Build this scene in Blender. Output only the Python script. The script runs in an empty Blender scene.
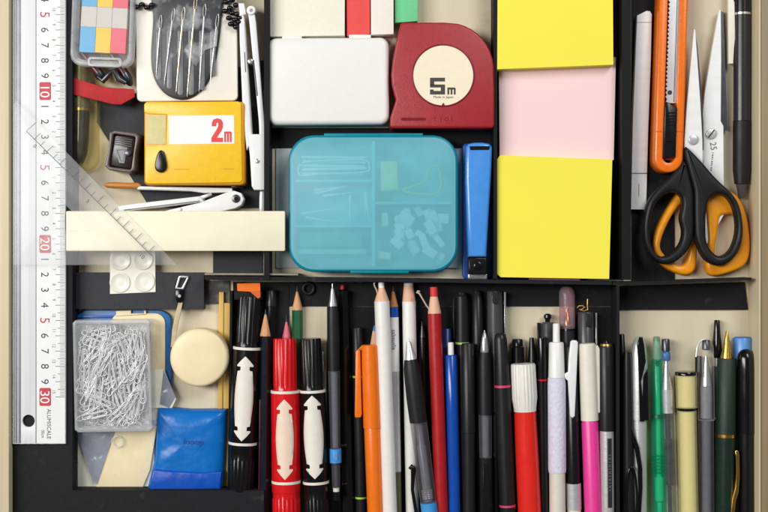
import bpy, bmesh, math, random
from mathutils import Vector, Matrix
random.seed(11)
rad = math.radians
sc = bpy.context.scene
COL = sc.collection

# ---------------------------------------------------------------- camera, world, lamps, exposure
H = 0.85                 # camera height above the drawer base (metres)
S0 = 0.0006694           # metres per photo pixel on the drawer base
cam_d = bpy.data.cameras.new("camera")
cam_d.sensor_width = 36.0
cam_d.lens = 36.0 * H / (768 * S0)
cam_d.clip_start = 0.01
cam_d.clip_end = 50
cam = bpy.data.objects.new("camera", cam_d)
cam.location = (0, 0, H)
COL.objects.link(cam)
sc.camera = cam

world = bpy.data.worlds.new("World")
sc.world = world
world.use_nodes = True
world.node_tree.nodes["Background"].inputs[0].default_value = (0.95, 0.98, 1.0, 1)
world.node_tree.nodes["Background"].inputs[1].default_value = 0.10


def area(name, loc, size, power, col, sy=None):
    d = bpy.data.lights.new(name, 'AREA')
    d.shape = 'RECTANGLE'
    d.size = size
    d.size_y = sy or size
    d.energy = power
    d.color = col
    o = bpy.data.objects.new(name, d)
    o.location = loc
    o.rotation_euler = (Vector((0, 0, 0)) - Vector(loc)).to_track_quat('-Z', 'Y').to_euler()
    COL.objects.link(o)


area("key_softbox", (-1.10, 0.28, 1.40), 0.42, 26.0, (1.0, 0.985, 0.955), 1.4)
area("fill_softbox", (0.62, 0.85, 1.2), 0.6, 10.0, (0.97, 0.985, 1.0))
sc.view_settings.view_transform = 'Standard'
sc.view_settings.look = 'None'
sc.view_settings.gamma = 1
sc.view_settings.exposure = 0.17
sc.cycles.use_denoising = True
sc.cycles.max_bounces = 10
sc.cycles.transparent_max_bounces = 24
sc.cycles.caustics_reflective = False
sc.cycles.caustics_refractive = False


# ---------------------------------------------------------------- materials
def lin(c):
    out = []
    for v in c:
        v = v / 255.0
        out.append(v / 12.92 if v <= 0.04045 else ((v + 0.055) / 1.055) ** 2.4)
    return out


def mat(name, rgb, rough=0.5, metal=0.0, coat=0.0, var=0.05, scale=220.0, stretch=(1, 1, 1),
        bump=0.0, bscale=900.0, gain=0.88, spec=0.5, detail=4.0, spots=None):
    """Principled material with procedural colour, roughness and surface variation."""
    m = bpy.data.materials.new(name)
    m.use_nodes = True
    nt = m.node_tree
    n, l = nt.nodes, nt.links
    b = n["Principled BSDF"]
    c = [min(v * gain, 0.9) for v in lin(rgb)]
    tc = n.new("ShaderNodeTexCoord")
    mp = n.new("ShaderNodeMapping")
    mp.inputs["Scale"].default_value = stretch
    l.new(tc.outputs["Object"], mp.inputs[0])
    nz = n.new("ShaderNodeTexNoise")
    nz.inputs["Scale"].default_value = scale
    nz.inputs["Detail"].default_value = detail
    l.new(mp.outputs[0], nz.inputs["Vector"])
    rp = n.new("ShaderNodeValToRGB")
    rp.color_ramp.elements[0].position = 0.32
    rp.color_ramp.elements[1].position = 0.68
    rp.color_ramp.elements[0].color = [max(v * (1 - var), 0) for v in c] + [1]
    rp.color_ramp.elements[1].color = [min(v * (1 + var), 0.95) for v in c] + [1]
    l.new(nz.outputs["Fac"], rp.inputs[0])
    colout = rp.outputs[0]
    if spots:
        s_rgb, s_scale, s_pos = spots
        n2 = n.new("ShaderNodeTexNoise")
        n2.inputs["Scale"].default_value = s_scale
        n2.inputs["Detail"].default_value = 6
        l.new(tc.outputs["Object"], n2.inputs["Vector"])
        r2 = n.new("ShaderNodeValToRGB")
        r2.color_ramp.elements[0].position = s_pos
        r2.color_ramp.elements[1].position = s_pos + 0.12
        l.new(n2.outputs["Fac"], r2.inputs[0])
        mx = n.new("ShaderNodeMix")
        mx.data_type = 'RGBA'
        l.new(r2.outputs[0], mx.inputs["Factor"])
        l.new(colout, mx.inputs["A"])
        mx.inputs["B"].default_value = [v * gain for v in lin(s_rgb)] + [1]
        colout = mx.outputs["Result"]
    l.new(colout, b.inputs["Base Color"])
    n3 = n.new("ShaderNodeTexNoise")
    n3.inputs["Scale"].default_value = 130
    n3.inputs["Detail"].default_value = 5
    l.new(tc.outputs["Object"], n3.inputs["Vector"])
    mr = n.new("ShaderNodeMapRange")
    mr.inputs["To Min"].default_value = max(rough - 0.07, 0.04)
    mr.inputs["To Max"].default_value = min(rough + 0.07, 1)
    l.new(n3.outputs["Fac"], mr.inputs["Value"])
    l.new(mr.outputs[0], b.inputs["Roughness"])
    b.inputs["Metallic"].default_value = metal
    b.inputs["Coat Weight"].default_value = coat
    b.inputs["Coat Roughness"].default_value = 0.08
    b.inputs["Specular IOR Level"].default_value = spec
    if bump:
        n4 = n.new("ShaderNodeTexNoise")
        n4.inputs["Scale"].default_value = bscale
        n4.inputs["Detail"].default_value = 3
        l.new(mp.outputs[0], n4.inputs["Vector"])
        bp = n.new("ShaderNodeBump")
        bp.inputs["Strength"].default_value = bump
        bp.inputs["Distance"].default_value = 0.0006
        l.new(n4.outputs["Fac"], bp.inputs["Height"])
        l.new(bp.outputs[0], b.inputs["Normal"])
    return m


def clear(name, rgb, opacity, rough=0.12, tint=(255, 255, 255), var=0.25, scale=160.0, bump=0.0, lo=0.3, hi=0.7):
    """Thin translucent plastic: see-through (tinted) mixed with a milky glossy surface."""
    m = bpy.data.materials.new(name)
    m.use_nodes = True
    nt = m.node_tree
    n, l = nt.nodes, nt.links
    b = n["Principled BSDF"]
    b.inputs["Base Color"].default_value = [v * 0.9 for v in lin(rgb)] + [1]
    b.inputs["Roughness"].default_value = rough
    tr = n.new("ShaderNodeBsdfTransparent")
    tr.inputs[0].default_value = lin(tint) + [1]
    mx = n.new("ShaderNodeMixShader")
    fr = n.new("ShaderNodeLayerWeight")
    fr.inputs["Blend"].default_value = 0.5
    pw = n.new("ShaderNodeMath")
    pw.operation = 'POWER'
    pw.inputs[1].default_value = 3.5
    l.new(fr.outputs["Facing"], pw.inputs[0])
    tc = n.new("ShaderNodeTexCoord")
    nz = n.new("ShaderNodeTexNoise")
    nz.inputs["Scale"].default_value = scale
    nz.inputs["Detail"].default_value = 4
    l.new(tc.outputs["Object"], nz.inputs["Vector"])
    mr = n.new("ShaderNodeMapRange")
    mr.inputs["From Min"].default_value = lo
    mr.inputs["From Max"].default_value = hi
    mr.inputs["To Min"].default_value = opacity * (1 - var)
    mr.inputs["To Max"].default_value = min(opacity * (1 + var), 1)
    l.new(nz.outputs["Fac"], mr.inputs["Value"])
    ad = n.new("ShaderNodeMath")
    ad.operation = 'MAXIMUM'
    l.new(mr.outputs[0], ad.inputs[0])
    l.new(pw.outputs[0], ad.inputs[1])
    l.new(ad.outputs[0], mx.inputs[0])
    l.new(tr.outputs[0], mx.inputs[1])
    l.new(b.outputs[0], mx.inputs[2])
    l.new(mx.outputs[0], n["Material Output"].inputs["Surface"])
    if bump:
        n4 = n.new("ShaderNodeTexNoise")
        n4.inputs["Scale"].default_value = 90
        l.new(tc.outputs["Object"], n4.inputs["Vector"])
        bp = n.new("ShaderNodeBump")
        bp.inputs["Strength"].default_value = bump
        bp.inputs["Distance"].default_value = 0.002
        l.new(n4.outputs["Fac"], bp.inputs["Height"])
        l.new(bp.outputs[0], b.inputs["Normal"])
    return m


# ---------------------------------------------------------------- geometry helpers (photo pixels -> metres)
def k(z):
    return S0 * (1 - z / H)


def W(x, y, z):
    return Vector(((x - 384) * k(z), (256 - y) * k(z), z))


def area2(p):
    return sum(p[i][0] * p[(i + 1) % len(p)][1] - p[(i + 1) % len(p)][0] * p[i][1] for i in range(len(p)))


def inset(p, d):
    """Shift a counter-clockwise outline inwards by d."""
    out = []
    n = len(p)
    for i in range(n):
        a, b, c = Vector(p[i - 1]), Vector(p[i]), Vector(p[(i + 1) % n])
        e1, e2 = (b - a), (c - b)
        if e1.length < 1e-12 or e2.length < 1e-12:
            out.append(p[i])
            continue
        e1.normalize()
        e2.normalize()
        n1, n2 = Vector((-e1.y, e1.x)), Vector((-e2.y, e2.x))
        m = n1 + n2
        if m.length < 1e-6:
            m = n1
        m.normalize()
        s = max(m.dot(n1), 0.35)
        q = b + m * (d / s)
        out.append((q.x, q.y))
    return out


def rrect(x0, y0, x1, y1, r=3, n=5):
    pts = []
    for cx, cy, a0 in ((x1 - r, y0 + r, -90), (x1 - r, y1 - r, 0), (x0 + r, y1 - r, 90), (x0 + r, y0 + r, 180)):
        for i in range(n + 1):
            a = rad(a0 + 90 * i / n)
            pts.append((cx + r * math.cos(a), cy + r * math.sin(a)))
    return pts


def rect(x0, y0, x1, y1):
    return [(x0, y0), (x1, y0), (x1, y1), (x0, y1)]


def circ(cx, cy, r, n=32, ry=None):
    return [(cx + r * math.cos(2 * math.pi * i / n), cy + (ry or r) * math.sin(2 * math.pi * i / n)) for i in range(n)]


def rot(pts, c, deg):
    a = rad(deg)
    return [(c[0] + (x - c[0]) * math.cos(a) - (y - c[1]) * math.sin(a),
             c[1] + (x - c[0]) * math.sin(a) + (y - c[1]) * math.cos(a)) for x, y in pts]


def smooth(pts, n=8):
    """Closed Catmull-Rom curve through the points."""
    out = []
    m = len(pts)
    for i in range(m):
        p0, p1, p2, p3 = [Vector(pts[(i + j - 1) % m]) for j in range(4)]
        for s in range(n):
            t = s / n
            q = 0.5 * ((2 * p1) + (p2 - p0) * t + (2 * p0 - 5 * p1 + 4 * p2 - p3) * t * t + (3 * p1 - p0 - 3 * p2 + p3) * t ** 3)
            out.append((q.x, q.y))
    return out


def px(pts, z):
    kk = k(z)
    q = [((x - 384) * kk, (256 - y) * kk) for x, y in pts]
    if area2(q) < 0:
        q.reverse()
    return q


def loft(bm, rings, caps=True, closed=False):
    vs = [[bm.verts.new(v) for v in r] for r in rings]
    m = len(vs)
    for i in range(m if closed else m - 1):
        a, b = vs[i], vs[(i + 1) % m]
        n = len(a)
        for j in range(n):
            try:
                bm.faces.new((a[j], a[(j + 1) % n], b[(j + 1) % n], b[j]))
            except ValueError:
                pass
    if caps and not closed:
        bm.faces.new(list(reversed(vs[0])))
        bm.faces.new(vs[-1])
    return vs


def prism_m(bm, p, z0, z1, bev=0.0, seg=3, both=False, taper=0.0):
    """Solid from a metric ccw outline, its top edge rounded by bev."""
    rings = []
    if both and bev:
        for i in range(seg, 0, -1):
            a = rad(90 * i / seg)
            rings.append([(x, y, z0 + bev * (1 - math.cos(rad(90) - a))) for x, y in inset(p, bev * (1 - math.cos(a)))])
        rings = []
        for i in range(seg + 1):
            a = rad(90 * i / seg)
            q = inset(p, bev * (1 - math.sin(a)))
            rings.append([(x, y, z0 + bev * (1 - math.cos(a))) for x, y in q])
    else:
        rings.append([(x, y, z0) for x, y in p])
    if bev:
        for i in range(seg + 1):
            a = rad(90 * i / seg)
            q = inset(p, bev * (1 - math.cos(a)) + taper)
            rings.append([(x, y, z1 - bev + bev * math.sin(a)) for x, y in q])
    else:
        rings.append([(x, y, z1) for x, y in inset(p, taper)] if taper else [(x, y, z1) for x, y in p])
    loft(bm, rings)


def prism(bm, pts, z0, z1, bev=0.0, seg=3, both=False, taper=0.0):
    prism_m(bm, px(pts, z1), z0, z1, bev, seg, both, taper)


def ray_hit(loop, c, a, far=True):
    dx, dy = math.cos(a), math.sin(a)
    best = None
    n = len(loop)
    for i in range(n):
        x1, y1 = loop[i][0] - c[0], loop[i][1] - c[1]
        x2, y2 = loop[(i + 1) % n][0] - c[0], loop[(i + 1) % n][1] - c[1]
        ex, ey = x2 - x1, y2 - y1
        den = dx * ey - dy * ex
        if abs(den) < 1e-15:
            continue
        t = (x1 * ey - y1 * ex) / den
        s = (x1 * dy - y1 * dx) / den
        if -1e-9 <= s <= 1 + 1e-9 and t > 0:
            if best is None or (t > best if far else t < best):
                best = t
    best = best or 0.0
    return (c[0] + dx * best, c[1] + dy * best)


def ring_prism(bm, outer, inner, z0, z1, bev=0.0006, n=96, c=None):
    """Solid with one hole (outlines in photo pixels), edges rounded."""
    o, i_ = px(outer, z1), px(inner, z1)
    if c is None:
        c = (sum(p[0] for p in i_) / len(i_), sum(p[1] for p in i_) / len(i_))
    angs = set(2 * math.pi * j / n for j in range(n))
    for p in o + i_ if len(o) + len(i_) < 40 else []:
        angs.add(math.atan2(p[1] - c[1], p[0] - c[0]) % (2 * math.pi))
    angs = sorted(angs)
    O = [ray_hit(o, c, a, True) for a in angs]
    I = [ray_hit(i_, c, a, False) for a in angs]
    b = bev
    rings = [[(x, y, z0) for x, y in I], [(x, y, z0) for x, y in O]]
    if b:
        for f in (0, 30, 60, 90):
            rings.append([(x, y, z1 - b + b * math.sin(rad(f))) for x, y in inset(O, b * (1 - math.cos(rad(f))))])
        for f in (90, 60, 30, 0):
            rings.append([(x, y, z1 - b + b * math.sin(rad(f))) for x, y in inset(I, -b * (1 - math.cos(rad(f))))])
    else:
        rings += [[(x, y, z1) for x, y in O], [(x, y, z1) for x, y in I]]
    loft(bm, rings, closed=True)


def tube(bm, path, r, seg=8, caps=True, closed=False):
    """Round wire along metric 3-D points; r may be a list."""
    P_ = [Vector(p) for p in path]
    n = len(P_)
    rings = []
    up = Vector((0, 0, 1))
    for i in range(n):
        if closed:
            t = P_[(i + 1) % n] - P_[i - 1]
        else:
            t = P_[min(i + 1, n - 1)] - P_[max(i - 1, 0)]
        t.normalize()
        s = t.cross(up)
        if s.length < 1e-4:
            s = Vector((1, 0, 0))
        s.normalize()
        u = s.cross(t)
        rr = r[i] if isinstance(r, (list, tuple)) else r
        rings.append([P_[i] + s * (rr * math.cos(2 * math.pi * j / seg)) + u * (rr * math.sin(2 * math.pi * j / seg)) for j in range(seg)])
    loft(bm, rings, caps, closed)


def blob(bm, c, rx, ry, rz, seg=16, rings=9):
    m = Matrix.Translation(c) @ Matrix.Diagonal((rx, ry, rz, 1))
    bmesh.ops.create_uvsphere(bm, u_segments=seg, v_segments=rings, radius=1, matrix=m)


def new():
    return bmesh.new()


def finish(name, bm, m, parent=None, sharp=38, label=None, origin=None):
    """Link a bmesh built in world coordinates as one mesh object under its thing."""
    bmesh.ops.recalc_face_normals(bm, faces=bm.faces)
    if parent is not None:
        inv = parent.matrix_basis.inverted()
        if parent.parent is not None:
            inv = (parent.parent.matrix_basis @ parent.matrix_basis).inverted()
        bmesh.ops.transform(bm, matrix=inv, verts=bm.verts)
        loc = None
    else:
        xs = [v.co for v in bm.verts]
        loc = origin or Vector(((min(v.x for v in xs) + max(v.x for v in xs)) / 2,
                                (min(v.y for v in xs) + max(v.y for v in xs)) / 2, min(v.z for v in xs)))
        bmesh.ops.translate(bm, vec=-loc, verts=bm.verts)
    return local(name, bm, m, parent, sharp, label, loc)


def local(name, bm, m, parent=None, sharp=38, label=None, loc=None):
    me = bpy.data.meshes.new(name)
    bm.to_mesh(me)
    bm.free()
    me.materials.append(m)
    for p in me.polygons:
        p.use_smooth = True
    me.set_sharp_from_angle(angle=rad(sharp))
    o = bpy.data.objects.new(name, me)
    COL.objects.link(o)
    if parent is not None:
        o.parent = parent
    if loc is not None:
        o.location = loc
    if label:
        o["label"] = label
    return o


def tag(o, label, cat, group=None):
    o["label"] = label
    o["category"] = cat
    if group:
        o["group"] = group
    return o


def thing(name, label, cat, x, y, z, group=None):
    o = bpy.data.objects.new(name, None)
    o.empty_display_size = 0.01
    o.location = W(x, y, z)
    o.matrix_basis = Matrix.Translation(W(x, y, z))
    COL.objects.link(o)
    return tag(o, label, cat, group)


def solid(name, pts, z0, z1, m, parent=None, bev=0.0, seg=3, both=False, label=None, taper=0.0):
    bm = new()
    prism(bm, pts, z0, z1, bev, seg, both, taper)
    return finish(name, bm, m, parent, label=label)


def text2d(s, h, heavy=0.0, sx=1.0, space=1.0):
    """Flat letters as triangles: list of (verts, faces) in photo pixels, centred, y down."""
    cu = bpy.data.curves.new("lettering", 'FONT')
    cu.body = s
    cu.size = h / 0.70
    cu.offset = heavy
    cu.space_character = space
    cu.align_x = 'CENTER'
    cu.resolution_u = 4
    ob = bpy.data.objects.new("lettering", cu)
    COL.objects.link(ob)
    bpy.context.view_layer.update()
    me = bpy.data.meshes.new_from_object(ob.evaluated_get(bpy.context.evaluated_depsgraph_get()))
    vs = [(v.co.x * sx, -v.co.y + h / 2) for v in me.vertices]
    fs = [tuple(p.vertices) for p in me.polygons]
    bpy.data.objects.remove(ob)
    bpy.data.meshes.remove(me)
    return vs, fs


def put_text(bm, s, x, y, h, z, deg=0, heavy=0.0, sx=1.0, space=1.0):
    vs, fs = text2d(s, h, heavy, sx, space)
    a = rad(deg)
    vv = []
    for u, v in vs:
        vv.append(bm.verts.new(W(x + u * math.cos(a) - v * math.sin(a), y + u * math.sin(a) + v * math.cos(a), z)))
    for f in fs:
        try:
            bm.faces.new([vv[i] for i in f])
        except ValueError:
            pass


def thicken(bm, t):
    r = bmesh.ops.extrude_face_region(bm, geom=list(bm.faces))
    bmesh.ops.translate(bm, vec=(0, 0, -t), verts=[e for e in r["geom"] if isinstance(e, bmesh.types.BMVert)])


def label_text(name, items, z, m, parent, t=0.0001):
    bm = new()
    for it in items:
        put_text(bm, it[0], it[1], it[2], it[3], z, *it[4:])
    thicken(bm, t)
    return finish(name, bm, m, parent)


class Pen:
    """A pen-like thing: parts are turned about its axis. Local x runs down the picture, y to the right, z up."""

    def __init__(s, name, label, cat, x0, y0, x1, y1, z, z1=None, group=None, base=6):
        z1 = z if z1 is None else z1
        a, b = W(x0, y0, z), W(x1, y1, z1)
        s.k = k((z + z1) / 2)
        d = b - a
        s.len = d.length / s.k
        X = d.normalized()
        Y = Vector((0, 0, 1)).cross(X).normalized()
        Z = X.cross(Y)
        s.off = s.len / 2
        s.base = base
        m = Matrix((X, Y, Z)).transposed().to_4x4()
        m.translation = (a + b) / 2 - Z * (base * s.k)
        o = bpy.data.objects.new(name, None)
        o.empty_display_size = 0.01
        o.matrix_basis = m
        COL.objects.link(o)
        tag(o, label, cat, group)
        s.o = o

    def pt(s, t, u, h):
        return Vector(((t - s.off) * s.k, u * s.k, (h + s.base) * s.k))

    def turn(s, part, prof, m, seg=28, ribs=None, sharp=38, parent=None, label=None, u=0, h=0, fl=1.0, ph=0.0):
        """fl flattens the section (height / width)."""
        bm = new()
        rings = []
        n = seg if not ribs else ribs[0] * 6
        for t, r in prof:
            ring = []
            for j in range(n):
                a = 2 * math.pi * j / n + ph
                rr = max(r, 0.02)
                if ribs and r > 0.1:
                    w = math.cos(a * ribs[0])
                    rr = r * (1 - ribs[1] * max(0.0, w) ** 0.7) if ribs[2] <= t <= ribs[3] else r
                ring.append(s.pt(t, u + rr * math.sin(a), h + fl * rr * math.cos(a)))
            rings.append(ring)
        loft(bm, rings)
        bmesh.ops.recalc_face_normals(bm, faces=bm.faces)
        return local(part, bm, m, parent or s.o, sharp, label)

    def bar(s, part, tu, h0, h1, m, bev=0.5, parent=None, label=None):
        """Flat piece with outline (t, u), from height h0 to h1 above the axis (px)."""
        bm = new()
        q = [((t - s.off) * s.k, u * s.k) for t, u in tu]
        if area2(q) < 0:
            q.reverse()
        prism_m(bm, q, (h0 + s.base) * s.k, (h1 + s.base) * s.k, bev * s.k, 3)
        bmesh.ops.recalc_face_normals(bm, faces=bm.faces)
        return local(part, bm, m, parent or s.o, 38, label)

    def decal(s, part, rows, r, m, u0=0.0, n=9, parent=None):
        """Printed mark on the barrel: rows of (t, half width) laid on a cylinder of radius r."""
        bm = new()
        grid = []
        rf = r if callable(r) else (lambda t: r)
        for t, w in rows:
            line = []
            for j in range(n):
                uu = u0 + w * (2 * j / (n - 1) - 1)
                R = rf(t) + 0.25
                line.append(bm.verts.new(s.pt(t, uu, math.sqrt(max(R * R - uu * uu, 0.01)))))
            grid.append(line)
        for a, b in zip(grid, grid[1:]):
            for j in range(n - 1):
                try:
                    bm.faces.new((a[j], a[j + 1], b[j + 1], b[j]))
                except ValueError:
                    pass
        thicken(bm, 0.12 * s.k)
        bmesh.ops.recalc_face_normals(bm, faces=bm.faces)
        return local(part, bm, m, parent or s.o, 60)

    def lettering(s, part, txt, t, h, r, m, heavy=0.0, sx=1.0, deg=90, u0=0.0, parent=None):
        vs, fs = text2d(txt, h, heavy, sx)
        bm = new()
        a = rad(deg)
        vv = []
        for x, y in vs:
            u, tt = u0 + x * math.cos(a) - y * math.sin(a), t + x * math.sin(a) + y * math.cos(a)
            R = r + 0.2
            vv.append(bm.verts.new(s.pt(tt, u, math.sqrt(max(R * R - u * u, 0.01)))))
        for f in fs:
            try:
                bm.faces.new([vv[i] for i in f])
            except ValueError:
                pass
        thicken(bm, 0.1 * s.k)
        return local(part, bm, m, parent or s.o, 60)


# ---------------------------------------------------------------- palette
M = {}
M['base'] = mat("drawer_base_board", (223, 210, 180), 0.55, var=0.07, scale=60, stretch=(1, 0.25, 1), bump=0.15, bscale=1500, spots=((190, 172, 138), 25, 0.60))
M['wood'] = mat("pale_wood", (224, 208, 172), 0.5, var=0.10, scale=120, stretch=(1, 0.04, 1), bump=0.25, bscale=500)
M['wood_dark'] = mat("brown_wood", (150, 132, 98), 0.5, var=0.16, scale=160, stretch=(1, 0.05, 1), bump=0.3, bscale=500)
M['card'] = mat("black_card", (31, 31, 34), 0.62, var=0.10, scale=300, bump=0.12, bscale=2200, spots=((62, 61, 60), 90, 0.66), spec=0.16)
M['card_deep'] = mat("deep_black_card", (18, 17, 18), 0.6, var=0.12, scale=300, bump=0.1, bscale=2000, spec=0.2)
M['card_slate'] = mat("slate_card", (54, 55, 60), 0.6, var=0.08, scale=300, bump=0.1, bscale=2200, spec=0.25)
M['mottled'] = mat("mottled_card", (70, 68, 64), 0.6, var=0.25, scale=160, spots=((112, 108, 96), 160, 0.52))
M['greypad'] = mat("grey_foam", (196, 203, 203), 0.8, var=0.04, scale=300, bump=0.2, bscale=3000)
M['rawedge'] = mat("raw_card_edge", (150, 142, 126), 0.7, var=0.1)
M['steel_rule'] = mat("brushed_aluminium", (232, 233, 235), 0.4, metal=0.0, var=0.04, scale=200, stretch=(1, 0.02, 1), bump=0.12, bscale=900)
M['rule_white'] = mat("white_scale_face", (244, 244, 243), 0.45, var=0.02)
M['groove'] = mat("grey_groove", (118, 120, 125), 0.4, metal=0.5)
M['ink'] = mat("black_ink", (40, 40, 44), 0.5)
M['ink_grey'] = mat("grey_ink", (104, 105, 110), 0.5)
M['ink_red'] = mat("red_ink", (206, 56, 70), 0.5)
M['white'] = mat("white_plastic", (246, 244, 240), 0.36, var=0.012, bump=0.0)
M['whitegloss'] = mat("glossy_white_plastic", (247, 247, 246), 0.2, var=0.02)
M['cream'] = mat("cream_plastic", (248, 240, 210), 0.45, var=0.025, scale=80, bump=0.06)
M['creamcase'] = mat("warm_white_card", (246, 240, 228), 0.42, var=0.03, scale=70, bump=0.05)
M['padclear'] = mat('clear_rubber_pad', (244, 241, 226), 0.25, var=0.02)
M['tin'] = mat('cream_enamel', (250, 230, 186), 0.4, var=0.03, scale=80)
M['paperw'] = mat("cream_paper", (250, 246, 226), 0.8, var=0.02, stretch=(1, 1, 12), scale=400, bump=0.1)
M['paperp'] = mat("pinkish_white_paper", (250, 240, 232), 0.8, var=0.02, stretch=(1, 1, 12), scale=400, bump=0.1)
M['paperred'] = mat("coral_paper", (240, 84, 78), 0.8, var=0.03, stretch=(1, 1, 12), scale=400, bump=0.1)
M['papergreen'] = mat("mint_paper", (116, 214, 152), 0.8, var=0.03, stretch=(1, 1, 12), scale=400, bump=0.1)
M['note_y'] = mat("yellow_note_paper", (255, 230, 74), 0.75, var=0.03, stretch=(0.03, 0.03, 30), scale=300, gain=1.0)
M['note_p'] = mat("pale_pink_note_paper", (252, 216, 218), 0.75, var=0.02, stretch=(0.03, 0.03, 30), scale=300, gain=0.93)
M['note_m'] = mat("mauve_note_paper", (214, 140, 178), 0.75, var=0.03)
M['kraft'] = mat("manila_paper", (243, 226, 184), 0.7, var=0.05, scale=120, bump=0.12, bscale=400)
M['redtape'] = mat("dark_red_plastic", (168, 30, 40), 0.36, var=0.06, bump=0.22, bscale=2600)
M['redtape2'] = mat("deep_red_plastic", (128, 16, 26), 0.3, var=0.06)
M['yellowtape'] = mat("yellow_plastic", (255, 204, 34), 0.33, var=0.04, bump=0.08, bscale=1200)
M['yellowtape2'] = mat("deep_yellow_plastic", (232, 160, 14), 0.33, var=0.04)
M['label'] = mat("white_label", (250, 250, 248), 0.5, var=0.015)
M['dial'] = mat("cream_label", (253, 238, 208), 0.5, var=0.02)
M['black'] = mat("black_plastic", (20, 19, 21), 0.24, var=0.10, spec=0.4)
M['blackgloss'] = mat("glossy_black_plastic", (14, 14, 16), 0.16, var=0.08, spec=0.45)
M['blackmatte'] = mat("matte_black_rubber", (26, 26, 28), 0.45, var=0.12, bump=0.08, bscale=2500, spec=0.3)
M['charcoal'] = mat("charcoal_plastic", (42, 42, 44), 0.28, var=0.08, spec=0.4)
M['darkgrey'] = mat("dark_grey_plastic", (72, 72, 74), 0.25, var=0.06)
M['greyrubber'] = mat("grey_translucent_barrel", (126, 127, 132), 0.3, var=0.06)
M['chrome'] = mat("chrome_metal", (220, 220, 222), 0.2, metal=0.75, var=0.04)
M['steel'] = mat("satin_steel", (222, 222, 221), 0.3, metal=0.5, var=0.05, scale=260, stretch=(1, 0.04, 1), bump=0.1)
M['blade'] = mat("polished_blade", (246, 246, 244), 0.34, metal=0.0, var=0.04, scale=200, stretch=(0.3, 1, 1), bump=0.08)
M['darksteel'] = mat("dark_steel", (92, 92, 96), 0.3, metal=0.85, var=0.08)
M['clipsteel'] = mat("silver_wire", (240, 240, 242), 0.28, metal=0.25, var=0.03)
M['gold'] = mat("gold_metal", (226, 180, 92), 0.24, metal=1, var=0.05)
M['pale_gold'] = mat('pale_gold', (236, 222, 190), 0.22, metal=0.6, var=0.05)
M['needle'] = mat('needle_steel', (190, 188, 186), 0.28, metal=0.7, var=0.05)
M['brass'] = mat("brass", (196, 158, 86), 0.32, metal=0.9, var=0.08)
M['orange'] = mat("orange_plastic", (250, 122, 26), 0.24, var=0.04, bump=0.08)
M['orangedark'] = mat("deep_orange_plastic", (214, 92, 20), 0.4, var=0.05)
M['amber'] = mat("amber_plastic", (250, 160, 20), 0.33, var=0.05, bump=0.06)
M['red'] = mat("bright_red_plastic", (222, 24, 30), 0.2, var=0.05)
M['redpencil'] = mat("red_lacquer", (178, 30, 34), 0.3, var=0.08, bump=0.08)
M['scarlet'] = mat("scarlet_plastic", (236, 44, 34), 0.22, var=0.04)
M['ribbon'] = mat("red_ribbon_cloth", (192, 12, 22), 0.6, var=0.07, scale=400, bump=0.35, bscale=3500)
M['maroon'] = mat("maroon_plastic", (92, 20, 34), 0.3, var=0.15)
M['pink'] = mat("hot_pink_plastic", (246, 66, 158), 0.32, var=0.04)
M['pinkring'] = mat("pink_ring", (222, 64, 110), 0.4)
M['rosewood'] = mat("rose_pencil_tip", (226, 112, 132), 0.5, var=0.06)
M['cedar'] = mat("sharpened_cedar", (222, 164, 116), 0.65, var=0.14, scale=500, stretch=(0.12, 1, 1), bump=0.3, bscale=1200)
M['cedarpink'] = mat("pale_sharpened_wood", (236, 186, 154), 0.65, var=0.10, scale=500, stretch=(0.12, 1, 1), bump=0.3, bscale=1200)
M['cedarbrown'] = mat("brown_sharpened_wood", (188, 126, 78), 0.65, var=0.16, scale=500, stretch=(0.12, 1, 1), bump=0.3, bscale=1200)
M['lead'] = mat("graphite", (44, 44, 48), 0.4)
M['leadred'] = mat("red_core", (220, 50, 48), 0.6, var=0.08)
M['leadwhite'] = mat("white_core", (250, 248, 246), 0.6)
M['leadblue'] = mat("blue_core", (76, 150, 214), 0.6)
M['pencilwhite'] = mat("white_lacquer", (243, 241, 234), 0.32, var=0.03, bump=0.05)
M['pencilnavy'] = mat("navy_lacquer", (20, 22, 34), 0.22, var=0.1)
M['pencilgreen'] = mat("green_lacquer", (26, 92, 56), 0.28, var=0.1)
M['blue'] = mat("blue_barrel", (18, 76, 172), 0.2, var=0.06)
M['navy'] = mat("dark_blue_barrel", (22, 46, 110), 0.35, var=0.08)
M['skyblue'] = mat("sky_blue_plastic", (66, 156, 226), 0.35, var=0.05)
M['capblue'] = mat("mid_blue_plastic", (92, 154, 222), 0.32, var=0.05)
M['staplerblue'] = mat("cornflower_blue_plastic", (76, 152, 236), 0.26, coat=0.3, var=0.05)
M['stapler2'] = mat("deep_blue_plastic", (28, 92, 186), 0.3, var=0.05)
M['trayblue'] = mat("blue_board", (30, 104, 170), 0.4, var=0.08)
M['lime'] = mat("lime_ring", (170, 220, 60), 0.5)
M['greydark_pen'] = mat("soft_black_barrel", (33, 32, 33), 0.34, var=0.08, spec=0.3)
M['bottle'] = mat("bottle_green_lacquer", (24, 44, 36), 0.26, var=0.12)
M['bottle_grip'] = mat("bottle_green_ribbed", (20, 40, 31), 0.45, var=0.10, scale=300, bump=0.4, bscale=1600)
M['lilac'] = mat("pale_lilac_foam", (226, 224, 240), 0.8, var=0.07, scale=420, bump=0.8, bscale=420)
M['bone'] = mat("bone_white_plastic", (228, 222, 208), 0.42, var=0.03)
M['ivory'] = mat("ivory_plastic", (240, 234, 216), 0.4, var=0.03)
M['ribwhite'] = mat("ribbed_white_plastic", (236, 233, 224), 0.42, var=0.03)
M['palemark'] = mat("off_white_print", (240, 234, 222), 0.45, var=0.03)
M['palepink'] = mat("pale_peach_print", (250, 222, 200), 0.45, var=0.03)
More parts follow.
